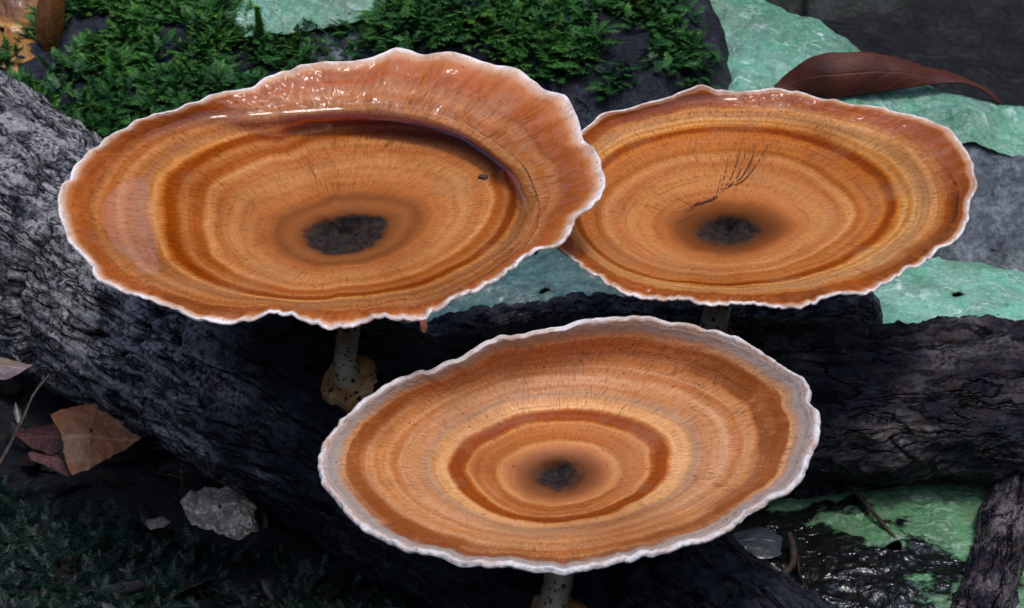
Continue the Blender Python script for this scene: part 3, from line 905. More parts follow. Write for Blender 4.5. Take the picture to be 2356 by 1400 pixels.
rim2 = [(1335,312),(1356,291),(1377,271),(1401,259),(1442,259),(1483,243),(1510,237),(1545,226),(1601,204),(1635,206),(1676,211),(1710,211),(1745,206),(1789,204),(1823,209),(1865,225),(1909,225),(1947,237),(1991,243),(2029,242),(2050,257),(2098,267),(2146,278),(2183,298),(2207,329),(2228,357),(2237,374),(2235,394),(2247,418),(2242,439),(2228,456),(2225,480),(2228,494),(2214,525),(2187,559),(2153,573),(2115,604),(2081,614),(2050,642),(2012,662),(1988,673),(1933,673),(1885,686),(1854,700),(1817,705),(1769,702),(1721,698),(1683,695),(1655,700),(1607,693),(1556,688),(1534,686),(1493,683),(1452,679),(1414,659),(1380,635),(1346,618),(1315,590),(1287,568),(1262,525),(1252,470),(1262,420),(1290,370),(1312,340)]
band2 = [(1556,307),(1693,298),(1796,305),(1882,326),(1967,367),(2019,405),(2046,446),(2053,481),(2029,529),(1967,580),(1865,625),(1727,650),(1590,650),(1534,645),(1431,614),(1363,566),(1335,525),(1325,475),(1345,425),(1390,380),(1431,349),(1500,322)]
wl2 = [(1590,243),(1745,250),(1823,256),(1899,285),(1950,300),(2053,320),(2090,360),(2140,391),(2175,440),(2180,500),(2125,565),(2035,628),(1900,664),(1800,680),(1650,678),(1500,662),(1400,625),(1335,572),(1290,510),(1280,450),(1305,395),(1350,335),(1410,290),(1500,262)]
spot2 = [(1600,530),(1625,505),(1680,498),(1735,510),(1755,532),(1725,558),(1670,568),(1620,558)]

rim3 = [(741,1064),(741,1088),(751,1112),(782,1148),(825,1194),(883,1232),(924,1250),(969,1264),(1003,1269),(1020,1272),(1054,1289),(1106,1294),(1143,1290),(1191,1294),(1236,1305),(1277,1304),(1329,1303),(1380,1294),(1449,1275),(1517,1263),(1556,1250),(1625,1233),(1676,1209),(1717,1172),(1762,1144),(1813,1120),(1844,1091),(1851,1057),(1871,1013),(1878,965),(1868,937),(1854,925),(1859,892),(1847,871),(1806,851),(1762,820),(1727,799),(1676,775),(1625,762),(1556,753),(1534,748),(1483,738),(1431,738),(1363,745),(1315,755),(1260,765),(1202,779),(1150,786),(1106,803),(1071,830),(1027,847),(986,861),(945,871),(900,889),(849,919),(821,940),(780,982),(760,1005),(745,1040)]
band3 = [(1051,1067),(1071,1033),(1123,999),(1191,968),(1277,956),(1380,961),(1466,985),(1510,1016),(1521,1064),(1500,1115),(1431,1160),(1329,1191),(1243,1198),(1174,1187),(1106,1153),(1065,1112)]
wl3 = [(890,1080),(905,1030),(960,980),(1040,930),(1120,895),(1250,860),(1400,850),(1520,868),(1620,910),(1685,965),(1700,1030),(1680,1090),(1620,1150),(1500,1205),(1380,1236),(1280,1248),(1180,1245),(1080,1222),(980,1180),(910,1125)]
spot3 = [(1222,1098),(1240,1070),(1285,1058),(1330,1068),(1350,1092),(1330,1120),(1280,1132),(1240,1124)]

# growth zones from throat to margin
A_ = (0.43, 0.180, 0.060); B_ = (0.37, 0.125, 0.026); D_ = (0.25, 0.062, 0.004); L_ = (0.56, 0.31, 0.125); G_ = (0.38, 0.20, 0.095)
RD = (0.30, 0.085, 0.018); WH = (0.80, 0.75, 0.72); K_ = (0.16, 0.066, 0.026)
st1 = [(0.0, K_), (0.10, (0.16, 0.066, 0.026)), (0.15, (0.30, 0.13, 0.045)), (0.19, (0.22, 0.09, 0.03)), (0.24, A_), (0.36, (0.50, 0.27, 0.11)), (0.42, A_), (0.47, L_), (0.50, B_), (0.525, (0.33, 0.11, 0.016)),
       (0.56, A_), (0.575, (0.44, 0.20, 0.06)), (0.60, D_), (0.635, D_), (0.65, (0.45, 0.18, 0.035)), (0.668, L_), (0.685, (0.48, 0.24, 0.07)), (0.71, G_), (0.75, (0.38, 0.17, 0.05)), (0.79, (0.46, 0.235, 0.095)), (0.83, (0.36, 0.13, 0.025)), (0.85, (0.42, 0.20, 0.075)), (0.88, (0.36, 0.14, 0.04)), (0.905, (0.36, 0.105, 0.016)), (0.94, (0.40, 0.135, 0.028)), (0.962, (0.44, 0.18, 0.06)), (0.984, (0.62, 0.47, 0.38)), (1.0, (0.82, 0.77, 0.75))]
st2 = [(0.0, K_), (0.10, (0.12, 0.05, 0.02)), (0.17, (0.22, 0.085, 0.025)), (0.22, A_), (0.33, (0.52, 0.27, 0.10)), (0.42, A_), (0.46, L_), (0.49, (0.36, 0.135, 0.03)), (0.53, (0.44, 0.19, 0.05)), (0.57, A_),
       (0.61, (0.46, 0.18, 0.035)), (0.635, D_), (0.66, D_), (0.68, (0.50, 0.21, 0.035)), (0.70, (0.62, 0.40, 0.17)), (0.715, (0.50, 0.23, 0.04)), (0.735, (0.60, 0.38, 0.17)), (0.78, (0.44, 0.27, 0.13)), (0.82, L_), (0.855, (0.46, 0.21, 0.06)), (0.885, (0.34, 0.10, 0.013)), (0.93, (0.33, 0.095, 0.013)), (0.968, (0.38, 0.13, 0.03)), (0.988, (0.54, 0.38, 0.29)), (1.0, (0.80, 0.74, 0.71))]
st3 = [(0.0, K_), (0.09, (0.13, 0.055, 0.024)), (0.15, (0.26, 0.11, 0.045)), (0.20, (0.45, 0.22, 0.09)), (0.225, L_), (0.25, (0.36, 0.14, 0.035)), (0.31, A_), (0.345, (0.44, 0.19, 0.06)), (0.365, L_), (0.378, (0.36, 0.11, 0.012)), (0.395, D_),
       (0.435, (0.24, 0.055, 0.004)), (0.448, (0.46, 0.19, 0.04)), (0.46, (0.64, 0.42, 0.21)), (0.51, (0.60, 0.37, 0.17)), (0.54, (0.38, 0.26, 0.17)), (0.58, (0.48, 0.26, 0.12)), (0.64, (0.53, 0.33, 0.18)), (0.68, (0.44, 0.19, 0.06)), (0.70, (0.54, 0.32, 0.16)), (0.75, (0.46, 0.22, 0.075)), (0.79, (0.54, 0.32, 0.16)), (0.845, (0.40, 0.16, 0.045)), (0.88, (0.44, 0.20, 0.07)), (0.903, (0.60, 0.38, 0.20)), (0.92, (0.44, 0.30, 0.21)), (0.945, (0.36, 0.29, 0.24)), (0.962, (0.33, 0.27, 0.235)), (0.988, (0.38, 0.31, 0.27)), (1.0, (0.66, 0.62, 0.61))]

CAP1 = cap_material('banded_cap_one', st1, 1.0, wet=0.25, stains=[(-136, 13, 0.86, 0.975, 0.9), (25, 20, 0.86, 0.96, 0.55), (120, 40, 0.90, 0.965, 0.5)], rim_wet=0.74, spot=(0.095, 0.112))
CAP2 = cap_material('banded_cap_two', st2, 5.0, wet=0.25, stains=[(-60, 10, 0.86, 0.975, 0.8), (15, 30, 0.88, 0.975, 0.7), (95, 55, 0.90, 0.97, 0.6), (-20, 14, 0.80, 0.93, 0.5)], rim_wet=0.87, spot=(0.078, 0.098))
CAP3 = cap_material('banded_cap_three', st3, 9.0, wet=0.10, stains=[(180, 48, 0.80, 0.90, 0.62), (-150, 30, 0.80, 0.93, 0.7), (-139, 14, 0.86, 0.955, 0.9), (35, 22, 0.74, 0.895, 0.75), (0, 24, 0.76, 0.895, 0.65), (-40, 26, 0.80, 0.93, 0.6), (-92, 40, 0.88, 0.955, 0.85), (80, 50, 0.878, 0.902, 0.8)], rim_wet=0.80, spot=(0.06, 0.095))

b1, n1 = log_surface(ax1, r1, (806, 882))
m1 = build_mushroom('large banded orange funnel mushroom brim-full of clear water, with a tall ruffled rear rim', rim1, band1, wl1, spot1, (797, 540), 0.0,
                    [(0, 0.26), (45, 0.44), (90, 0.46), (135, 0.20), (180, 0.08), (235, 0.02), (270, 0.0), (315, 0.10)], -0.36, -0.075, -0.68, -0.98, 0.615, 0.72, 0.105, 0.045, CAP1,
                    b1, n1 * 0.7 + np.array([0, 0, 0.55]) * 0.3, 0.165, 0.42)
b2, n2 = log_surface(ax2, r2, (1640, 790))
m2 = build_mushroom('smaller banded orange funnel mushroom with red-brown streaks by its throat, overlapped by the largest cap', rim2, band2, wl2, spot2, (1677, 533), -0.62,
                    [(0, 0.16), (45, 0.14), (90, 0.12), (135, 0.08), (180, 0.05), (270, 0.0), (315, 0.03)], -0.93, -0.68, -1.20, -1.46, 0.645, 0.88, 0.10, 0.04, CAP2,
                    b2, n2, 0.19, 0.34)
b3, n3 = log_surface(ax1, r1, (1285, 1440))
m3 = build_mushroom('lowest banded orange funnel mushroom with a bold dark ring and a wide pale translucent margin', rim3, band3, wl3, spot3, (1286, 1095), -1.42,
                    [(0, 0.30), (45, 0.50), (90, 0.52), (135, 0.36), (180, 0.16), (225, 0.04), (270, 0.0), (315, 0.08)], -1.98, -1.66, -2.18, -2.42, 0.415, 0.70, 0.10, 0.08, CAP3,
                    b3, n3, 0.20, 0.50, wrinkle=0.8, bow=(0, -0.15, -0.1), has_water=False)

# thin red-brown juice streaks fanning out from the throat of the right-hand cap
STAIN = plain_material('juice_stain', (0.075, 0.016, 0.006), 0.5, 0.5, 9.0)
def on_surface(M_, px, lift=0.006):
    T = M_['top'].reshape(-1, 3)
    q = project(T)
    out = []
    for p in np.atleast_2d(px):
        k = np.argmin(((q - p) ** 2).sum(1))
        d = rays([p])[0]
        out.append(CAM + d * ((depth(T[k]) - lift) / (d @ FWD)))
    return np.array(out)
def streak(V, F, pts, w):
    pts = resample_px(pts, 16)
    P = on_surface(m2, pts)
    tn = np.gradient(P, axis=0); sd_ = np.cross(tn, [0, 0, 1.0]); sd_ /= np.linalg.norm(sd_, axis=1)[:, None]
    wd = w / FPX * 34.0 * (0.35 + 0.65 * np.sin(np.linspace(0.5, 3.0, 16))) * (1 + 0.5 * perlin(P * 9))
    b = len(V)
    for i in range(16):
        V += [P[i] - sd_[i] * wd[i], P[i] + sd_[i] * wd[i]]
        if i: F.append([b + 2 * i - 2, b + 2 * i - 1, b + 2 * i + 1, b + 2 * i])
def resample_px(px, n):
    p = np.asarray(px, float)
    d = np.concatenate([[0], np.cumsum(np.linalg.norm(np.diff(p, axis=0), axis=1))])
    s_ = np.linspace(0, d[-1], n)
    q = np.column_stack([np.interp(s_, d, p[:, 0]), np.interp(s_, d, p[:, 1])])
    q[1:-1] = (q[:-2] + 2 * q[1:-1] + q[2:]) / 4
    return q
Vs_, Fs_ = [], []
for pts, w in [([(1588, 478), (1610, 466), (1640, 458), (1662, 440)], 5.0), ([(1600, 470), (1628, 462), (1650, 452)], 6.0), ([(1662, 440), (1680, 415), (1692, 385), (1703, 350)], 1.6), ([(1655, 446), (1664, 420), (1672, 385), (1676, 362)], 1.3),
               ([(1668, 436), (1690, 418), (1706, 388), (1716, 348)], 1.7), ([(1676, 432), (1708, 408), (1728, 372), (1738, 338)], 1.9), ([(1684, 430), (1716, 412), (1742, 378), (1768, 332)], 1.7), ([(1648, 448), (1656, 424), (1658, 400)], 1.2),
               ([(1690, 428), (1712, 418), (1730, 396)], 1.2), ([(1596, 474), (1575, 466), (1550, 452), (1528, 446)], 1.0), ([(1598, 480), (1570, 488), (1540, 486)], 1.0), ([(1604, 490), (1580, 505), (1556, 515)], 1.0)]:
    streak(Vs_, Fs_, pts, w)
cap2_obj = [o for o in m2['root'].children if o.name.startswith('cap')][0]
mesh_obj('juice_stain', Vs_, Fs_, STAIN, parent=cap2_obj)

# rain water standing in the two upper caps
def water_pool(M_, zw, label, over=0.012):
    tt, top = M_['tt'], M_['top']
    wl = M_['wl']
    c = wl.mean(0)
    rho = np.concatenate([np.linspace(0.02, 0.8, 25), np.linspace(0.8, 1.0, 61)[1:]])
    # where the film ends: a millimetre up the wall of the cap
    E = np.zeros_like(wl)
    for i in range(NTH):
        j0 = int(np.searchsorted(tt, M_['tkw'][i]))
        seg = np.concatenate([[0], np.cumsum(np.linalg.norm(np.diff(top[i, j0:], axis=0), axis=1))])
        j = j0 + int(np.searchsorted(seg, 0.20))
        j = min(j, int(np.searchsorted(tt, 0.965)))
        E[i] = top[i, j]
    E = lowpass(E, 60.0)
    G = c + (E - c)[:, None, :] * rho[None, :, None]
    d = np.linalg.norm((E - c)[:, :2], axis=1)[:, None] * (1 - rho)[None, :]
    G[..., 2] = zw + np.maximum(E[:, 2] + 0.006 - zw, 0.01)[:, None] * np.exp(-d / 0.11)
    G[..., 2] += 0.0012 * perlin(G.reshape(-1, 3) * 1.3).reshape(G.shape[:2])
    o = mesh_obj('rain_water', G.reshape(-1, 3), gridF(NTH, len(rho), True, False)[:, ::-1].copy(), WATER)
    return tag(o, label, 'water', 'rain water held in the caps')
water_pool(m1, -0.075, 'clear rain water filling the large cap, mirroring a lilac patch of sky')
water_pool(m2, -0.68, 'clear rain water filling the cap with red-brown streaks by its throat')

# small things on the caps
def blob(name, c, r, mat, seed=0.0, parent=None, squash=(1, 1, 1), nu=20, nv=28, amp=0.25, f=1.5):
    ph = np.linspace(0.02, math.pi - 0.02, nu); th = np.linspace(0, 2 * math.pi, nv, endpoint=False)
    D = np.stack([np.sin(ph)[:, None] * np.cos(th)[None], np.sin(ph)[:, None] * np.sin(th)[None], np.cos(ph)[:, None] * np.ones(nv)[None]], -1)
    rr = r * (1 + amp * fbm(D.reshape(-1, 3) * f + seed, 4)).reshape(nu, nv)
    G = np.asarray(c, float) + D * rr[..., None] * np.asarray(squash, float)
    Vc, Fc = close_ends(G, gridF(nu, nv, False, True)[:, ::-1])
    return mesh_obj(name, Vc, Fc, mat, parent=parent)

CRUMB = plain_material('soil_crumb', (0.035, 0.025, 0.02), 0.6)
def on_cap(M_, px):
    T = M_['top'].reshape(-1, 3)
    q = project(T)
    k = np.argmin(((q - np.array(px)) ** 2).sum(1))
    return T[k]
tag(blob('soil_crumb', on_cap(m1, (1112, 409)) + [0, 0, 0.02], 0.055, CRUMB, 2.0, squash=(1.3, 0.9, 0.6)), 'dark soil crumb lying under the water of the large cap', 'debris')
DRIP = plain_material('red_drip', (0.32, 0.12, 0.09), 0.25, coat=0.6)
pd_ = on_cap(m1, (968, 728))
tag(blob('resin_drip', pd_ + [0.03, -0.06, -0.10], 0.055, DRIP, 4.0, squash=(0.9, 0.7, 1.9)), 'tiny reddish drip hanging from the near rim of the large cap', 'drip')

# ------------------------------------------------------------------ bank behind: mossy rocks, leaves
BN = np.array([0.0, -0.313, 0.95]); BP0 = np.array([0.0, 8.0, -5.05])
def bank(px, off=0.0):
    return pplane(px, BP0 + np.array([0, 0, off]), BN)

def dome(name, px_c, off, rx, ry, h, mat, amp=0.18, f=0.8, seed=0.0, nr=70, na=180, rot=0.0, flat=0.55):
    """a boulder bedded in the slope; returns object and a height sampler"""
    c = bank([px_c], off)[0]
    aa = np.linspace(0, 2 * math.pi, na, endpoint=False)
    rho = np.linspace(0.0, 1.0, nr)
    lob = 1 + 0.22 * fbm(np.column_stack([np.cos(aa) * 1.1, np.sin(aa) * 1.1, np.full(na, seed)]), 3)
    X = rho[None] * np.cos(aa)[:, None] * lob[:, None] * rx; Y = rho[None] * np.sin(aa)[:, None] * lob[:, None] * ry
    Xr = X * math.cos(rot) - Y * math.sin(rot); Yr = X * math.sin(rot) + Y * math.cos(rot)
    Zp = np.clip(1 - np.tile(rho, (na, 1)) ** 2.4, 0, 1) ** flat * h
    G = np.stack([c[0] + Xr, c[1] + Yr, c[2] + 0.33 * Yr + Zp - 0.25], -1)
    nz = fbm(G.reshape(-1, 3) * f + seed, 5, 0.55).reshape(na, nr)
    G[..., 2] += nz * amp * 1.2
    G[..., 0] += fbm(G.reshape(-1, 3) * f + seed + 9, 4).reshape(na, nr) * amp * 0.6
    o = mesh_obj(name, G.reshape(-1, 3), gridF(na, nr, True, False)[:, ::-1].copy(), mat)
    return o, G

ROCKM = rock_material('mossy_stone', (0.003, 0.004, 0.007), (0.010, 0.012, 0.019), (0.035, 0.042, 0.055), 0.45)
ROCKG = rock_material('grey_stone', (0.03, 0.035, 0.042), (0.10, 0.115, 0.13), (0.25, 0.27, 0.28), 0.5)
ROCKD = rock_material('dim_stone', (0.02, 0.022, 0.024), (0.05, 0.055, 0.05), (0.10, 0.11, 0.10), 0.5, green=(0.03, 0.04, 0.025))
rockL, GL = dome('mossy_rock', (380, 165), 0.35, 3.9, 4.6, 0.9, ROCKM, seed=1.0)
tag(rockL, 'dark wet rock buried in feathery moss, behind the thick log', 'rock')
rockM, GM = dome('mossy_rock', (1240, 60), 0.75, 3.5, 3.6, 1.1, ROCKM, seed=6.0, amp=0.25)
tag(rockM, 'dark blue-black rock with hanging moss fronds, behind the gap between the two upper caps', 'rock')
rockS, GS = dome('grey_stone', (800, 75), 0.55, 1.5, 1.9, 0.6, ROCKG, seed=16.0, amp=0.2)
tag(rockS, 'small grey stone showing between the two moss clumps', 'rock')
rockR, GR = dome('grey_stone', (2400, 470), 0.05, 2.1, 1.9, 0.75, ROCKG, seed=22.0, amp=0.22)
tag(rockR, 'grey-blue stone between two pale green leaves beside the smaller upper cap', 'rock')

# ---- leaves
def undulate(amp, f, seed=0.0, dome_h=0.0, curl=0.0):
    def fn(P, r):
        z = amp * fbm(P * f + seed, 4) + 0.3 * amp * fbm(P * f * 4.5 + seed, 4) + dome_h * (1 - r ** 2) + curl * r ** 6
        return np.column_stack([0 * z, 0 * z, z])
    return fn

PALE = leaf_green_material('pale_green_leaf', (0.115, 0.33, 0.215), (0.055, 0.19, 0.105), (0.44, 0.58, 0.52), along=(0.8, -0.6), wet=0.05)
PALE2 = leaf_green_material('mint_leaf', (0.16, 0.44, 0.30), (0.10, 0.31, 0.20), (0.55, 0.70, 0.63), along=(0.5, -0.5), wet=0.0)
DUSK = leaf_green_material('dusky_leaf', (0.070, 0.17, 0.155), (0.022, 0.06, 0.062), (0.16, 0.28, 0.27), along=(1, 0.2), wet=0.2)
SLIME = leaf_green_material('slimy_leaf', (0.10, 0.26, 0.12), (0.04, 0.13, 0.05), (0.40, 0.56, 0.46), decay=0.03, along=(1, 0.0), wet=0.4)

lA = [(1330, 330), (1400, 180), (1480, 20), (1540, -90), (1700, -60), (1790, 5), (1880, 52), (1985, 122), (2070, 158), (2160, 196), (2250, 232), (2356, 262), (2500, 300), (2520, 395), (2430, 378), (2356, 370), (2290, 362), (2235, 345), (2150, 360), (1900, 400), (1600, 400)]
V, F, at = loft_patch(lA, 90, 420, lambda q: bank(q, 0.55), undulate(0.20, 0.45, 2.0, 0.25), 0.07, jag=3.0, jag_f=2.0)
tag(mesh_obj('fallen_leaf', V, F, PALE, attrs=at), 'broad pale green leaf with whitish fibres, stretching behind the smaller upper cap', 'leaf')
lB = [(470, 70), (540, 20), (600, -40), (700, -90), (1000, -90), (990, -10), (930, 12), (860, 42), (760, 62), (660, 75), (560, 90)]
V, F, at = loft_patch(lB, 50, 260, lambda q: bank(q, 1.08), undulate(0.12, 0.5, 5.0, 0.2), 0.06, jag=3.0, jag_f=2.0)
tag(mesh_obj('fallen_leaf', V, F, PALE, attrs=at), 'pale green leaf peeping out above the small grey stone between the moss clumps', 'leaf')
lC = [(1880, 760), (1960, 640), (2060, 610), (2150, 590), (2220, 583), (2290, 590), (2325, 608), (2420, 660), (2500, 720), (2480, 830), (2200, 850), (1950, 830)]
V, F, at = loft_patch(lC, 60, 260, lambda q: pz(q, -4.55), undulate(0.10, 0.5, 8.0, 0.15), 0.06, jag=2.5, jag_f=2.5)
tag(mesh_obj('fallen_leaf', V, F, PALE2, attrs=at), 'bright mint green leaf lying behind the level branch, below the grey-blue stone', 'leaf')
lE = [(880, 800), (960, 720), (1080, 620), (1250, 520), (1480, 500), (1640, 640), (1620, 740), (1450, 760), (1200, 790), (1000, 830)]
V, F, at = loft_patch(lE, 60, 240, lambda q: pz(q, -4.75), undulate(0.18, 0.7, 12.0, 0.2), 0.06, jag=3, jag_f=2.5)
tag(mesh_obj('fallen_leaf', V, F, DUSK, attrs=at), 'dusky blue-green leaf seen in the gap between the three caps', 'leaf')
lD = [(1620, 1280), (1680, 1210), (1800, 1120), (1950, 1050), (2150, 1010), (2450, 1010), (2560, 1250), (2560, 1520), (2200, 1560), (1900, 1540), (1700, 1440)]
V, F, at = loft_patch(lD, 110, 420, lambda q: pz(q, -5.25), undulate(0.10, 0.8, 15.0, 0.12), 0.05, jag=8, jag_f=3.0)
tag(mesh_obj('rotting_leaf', V, F, SLIME, attrs=at), 'slimy green leaf with black rotting patches, lying wet beneath the level branch', 'leaf')

# strip leaves: two photographed edges, given a fold between them
def strip_leaf(name, A, B, mat, fold, thick=0.03, nu=90, nv=24, parent=None, waves=0.03):
    A = catmull(A, nu); B = catmull(B, nu)
    v = np.linspace(0, 1, nv)
    fold = np.asarray(fold, float)
    G = A[:, None] * (1 - v)[None, :, None] + B[:, None] * v[None, :, None]
    wdt = np.linalg.norm(A - B, axis=1)
    G = G + fold[None, None] * (np.sin(v * math.pi)[None, :] * wdt[:, None])[..., None]
    G[..., 2] += waves * fbm(G.reshape(-1, 3) * 1.3, 3).reshape(nu, nv)
    N = grid_normals(G, False)
    G2 = G - N * thick
    allg = np.concatenate([G, G2[:, ::-1]], 1)
    U = np.tile(np.linspace(0, 1, nu)[:, None], (1, 2 * nv)); Vv = np.tile(np.concatenate([v, v[::-1]]), (nu, 1))
    return mesh_obj(name, allg.reshape(-1, 3), gridF(nu, 2 * nv, False, True), mat, parent=parent, attrs={'u': U.ravel(), 'v': Vv.ravel()})

def resample(px, n):
    p = np.asarray(px, float)
    d = np.concatenate([[0], np.cumsum(np.linalg.norm(np.diff(p, axis=0), axis=1))])
    s = np.linspace(0, d[-1], n)
    return np.column_stack([np.interp(s, d, p[:, 0]), np.interp(s, d, p[:, 1])])

RUST = dry_leaf_material('rust_brown_leaf', (0.026, 0.006, 0.004), (0.055, 0.012, 0.006), (0.085, 0.022, 0.009), rough=0.6, coat=0.0, seed=3.0)
upx = resample([(1782, 200), (1817, 168), (1847, 144), (1885, 127), (1933, 122), (2002, 122), (2036, 131), (2087, 142), (2139, 161), (2197, 171), (2224, 187), (2260, 205), (2300, 238)], 13)
lpx = resample([(1786, 204), (1830, 210), (1865, 216), (1916, 222), (1967, 220), (2036, 211), (2105, 202), (2139, 196), (2190, 190), (2222, 195), (2250, 206), (2275, 220), (2298, 239)], 13)
LB = bank(lpx, 0.86 + 0.0)
UA = py_(upx, LB[:, 1] + 0.35)
strip = strip_leaf('dead_leaf', UA, LB, RUST, (0.0, -0.16, 0.10), 0.03)
tag(strip, 'curled rust brown dead leaf with a pointed tail, resting on the broad pale green leaf', 'leaf')

OCH = dry_leaf_material('ochre_leaf', (0.10, 0.035, 0.012), (0.26, 0.12, 0.025), (0.40, 0.22, 0.05), rough=0.4, coat=0.2, seed=9.0)
tl = [(-120, -60), (60, -70), (100, 10), (110, 90), (80, 150), (20, 190), (-60, 200), (-130, 120)]
V, F, at = loft_patch(tl, 30, 140, lambda q: bank(q, 0.75), undulate(0.15, 0.8, 4.0, 0.1), 0.04, jag=4)
tag(mesh_obj('dead_leaf', V, F, OCH, attrs=at), 'mottled ochre dead leaf at the edge of the mossy rock', 'leaf')
CURL = dry_leaf_material('curled_leaf', (0.05, 0.018, 0.008), (0.12, 0.045, 0.014), (0.24, 0.10, 0.03), rough=0.35, coat=0.3, seed=14.0)
A = py_([(95, -30), (84, 20), (80, 60), (88, 95), (100, 125)], bank([(100, 100)], 0.9)[0][1])
B = py_([(150, -30), (150, 20), (148, 60), (138, 95), (128, 125)], bank([(100, 100)], 0.9)[0][1])
tag(strip_leaf('dead_leaf', A, B, CURL, (0, -0.45, 0.1), 0.03), 'upright curled dark brown leaf standing in the moss beside the ochre leaf', 'leaf')
OLIVE = dry_leaf_material('olive_leaf', (0.035, 0.025, 0.025), (0.07, 0.06, 0.035), (0.16, 0.15, 0.05), rough=0.4, coat=0.2, seed=21.0)
ul = resample([(1325, 208), (1370, 203), (1420, 204), (1470, 212), (1505, 226)], 8)
ll = resample([(1327, 211), (1360, 224), (1410, 232), (1450, 229), (1503, 229)], 8)
LB = bank(ll, 0.75)
tag(strip_leaf('dead_leaf', py_(ul, LB[:, 1] + 0.25), LB, OLIVE, (0, -0.15, 0.05), 0.03), 'slim olive brown leaf sliver lying under the moss behind the gap between the caps', 'leaf')

# ---- litter in the dark hollow in front of the thick log
TAN = dry_leaf_material('tan_leaf', (0.13, 0.034, 0.008), (0.15, 0.055, 0.018), (0.17, 0.09, 0.05), rough=0.5, coat=0.05, seed=2.0)
l1 = [(113, 953), (137, 942), (180, 936), (223, 929), (228, 945), (262, 954), (289, 983), (328, 1006), (291, 1032), (254, 1052), (206, 1082), (165, 1098), (150, 1060), (141, 1000)]
V, F, at = loft_patch(l1, 30, 160, lambda q: pplane(q, (-6.0, 0.0, -4.95), (0.10, -0.30, 0.95)), undulate(0.06, 1.2, 3.0, 0.06), 0.03, jag=2.5, jag_f=6)
tag(mesh_obj('dead_leaf', V, F, TAN, attrs=at), 'torn tan and orange dead leaf propped against the foot of the thick log', 'leaf')
MAR = dry_leaf_material('maroon_leaf', (0.022, 0.005, 0.005), (0.04, 0.009, 0.008), (0.065, 0.018, 0.014), rough=0.55, coat=0.0, seed=5.0)
l2 = [(30, 1000), (70, 985), (120, 974), (150, 985), (150, 1030), (120, 1050), (70, 1030)]
V, F, at = loft_patch(l2, 20, 100, lambda q: pplane(q, (-6.5, 0.0, -5.15), (0.0, -0.20, 0.97)), undulate(0.05, 1.2, 5.0, 0.05), 0.03, jag=2)
tag(mesh_obj('dead_leaf', V, F, MAR, attrs=at), 'dark maroon leaf tucked beside the torn tan leaf', 'leaf')
PINK = dry_leaf_material('pinkish_leaf', (0.11, 0.045, 0.04), (0.08, 0.03, 0.026), (0.12, 0.055, 0.045), rough=0.55, coat=0.0, seed=7.0)
l3 = [(62, 1040), (100, 1030), (140, 1045), (158, 1090), (160, 1100), (130, 1085), (96, 1068), (70, 1058)]
V, F, at = loft_patch(l3, 20, 100, lambda q: pplane(q, (-6.3, -1.0, -5.2), (0.0, -0.15, 0.98)), undulate(0.05, 1.2, 6.0, 0.05), 0.03, jag=2)
tag(mesh_obj('dead_leaf', V, F, PINK, attrs=at), 'small pinkish brown leaf scrap under the torn tan leaf', 'leaf')
LIL = dry_leaf_material('lilac_leaf', (0.08, 0.05, 0.055), (0.14, 0.095, 0.11), (0.22, 0.17, 0.08), rough=0.35, coat=0.3, seed=8.0)
l4 = [(-60, 815), (0, 818), (40, 828), (76, 838), (50, 855), (15, 875), (-40, 880)]
V, F, at = loft_patch(l4, 20, 100, lambda q: pplane(q, (-7.0, 1.0, -4.7), (0.0, -0.2, 0.97)), undulate(0.05, 1.2, 7.0, 0.05), 0.03, jag=2)
tag(mesh_obj('dead_leaf', V, F, LIL, attrs=at), 'greyish lilac leaf with a yellow patch beside the thick log', 'leaf')
CREAM = dry_leaf_material('bleached_leaf', (0.05, 0.032, 0.015), (0.13, 0.11, 0.085), (0.20, 0.18, 0.155), rough=0.3, coat=0.6, spots=0.35, seed=11.0)
l5 = [(414, 1152), (436, 1136), (480, 1118), (515, 1117), (560, 1138), (592, 1170), (585, 1192), (598, 1226), (546, 1238), (492, 1222), (440, 1222), (424, 1180)]
V, F, at = loft_patch(l5, 34, 170, lambda q: pplane(q, (-4.0, -2.0, -5.2), (0.0, -0.22, 0.97)), undulate(0.13, 1.6, 8.0, 0.08), 0.03, jag=3, jag_f=6)
tag(mesh_obj('dead_leaf', V, F, CREAM, attrs=at), 'bleached cream leaf with wet glints lying in the dark moss', 'leaf')
l6 = [(332, 1200), (350, 1190), (378, 1192), (396, 1208), (380, 1218), (345, 1216)]
V, F, at = loft_patch(l6, 14, 70, lambda q: pz(q, -5.35), undulate(0.06, 2.0, 9.0, 0.04), 0.03, jag=3, jag_f=8)
tag(mesh_obj('leaf_scrap', V, F, CREAM, attrs=at), 'small crumbled white leaf scrap beside the bleached cream leaf', 'leaf')
GREYL = dry_leaf_material('slate_leaf', (0.015, 0.018, 0.025), (0.03, 0.036, 0.045), (0.055, 0.06, 0.07), rough=0.35, coat=0.2, seed=13.0)
l7 = [(1630, 1262), (1690, 1226), (1750, 1216), (1800, 1240), (1796, 1278), (1730, 1290), (1660, 1282)]
V, F, at = loft_patch(l7, 22, 110, lambda q: pz(q, -5.02), undulate(0.05, 1.2, 10.0, 0.06), 0.03, jag=2.5)
tag(mesh_obj('dead_leaf', V, F, GREYL, attrs=at), 'slate grey wet leaf at the edge of the slimy green leaf', 'leaf')
UMB = dry_leaf_material('umber_leaf', (0.06, 0.03, 0.02), (0.11, 0.06, 0.045), (0.17, 0.11, 0.085), rough=0.35, coat=0.3, seed=17.0)
l8 = [(1713, 1342), (1745, 1330), (1790, 1338), (1822, 1352), (1852, 1356), (1820, 1368), (1780, 1382), (1740, 1376)]
V, F, at = loft_patch(l8, 20, 110, lambda q: pz(q, -4.98), undulate(0.06, 1.6, 12.0, 0.07), 0.03, jag=2)
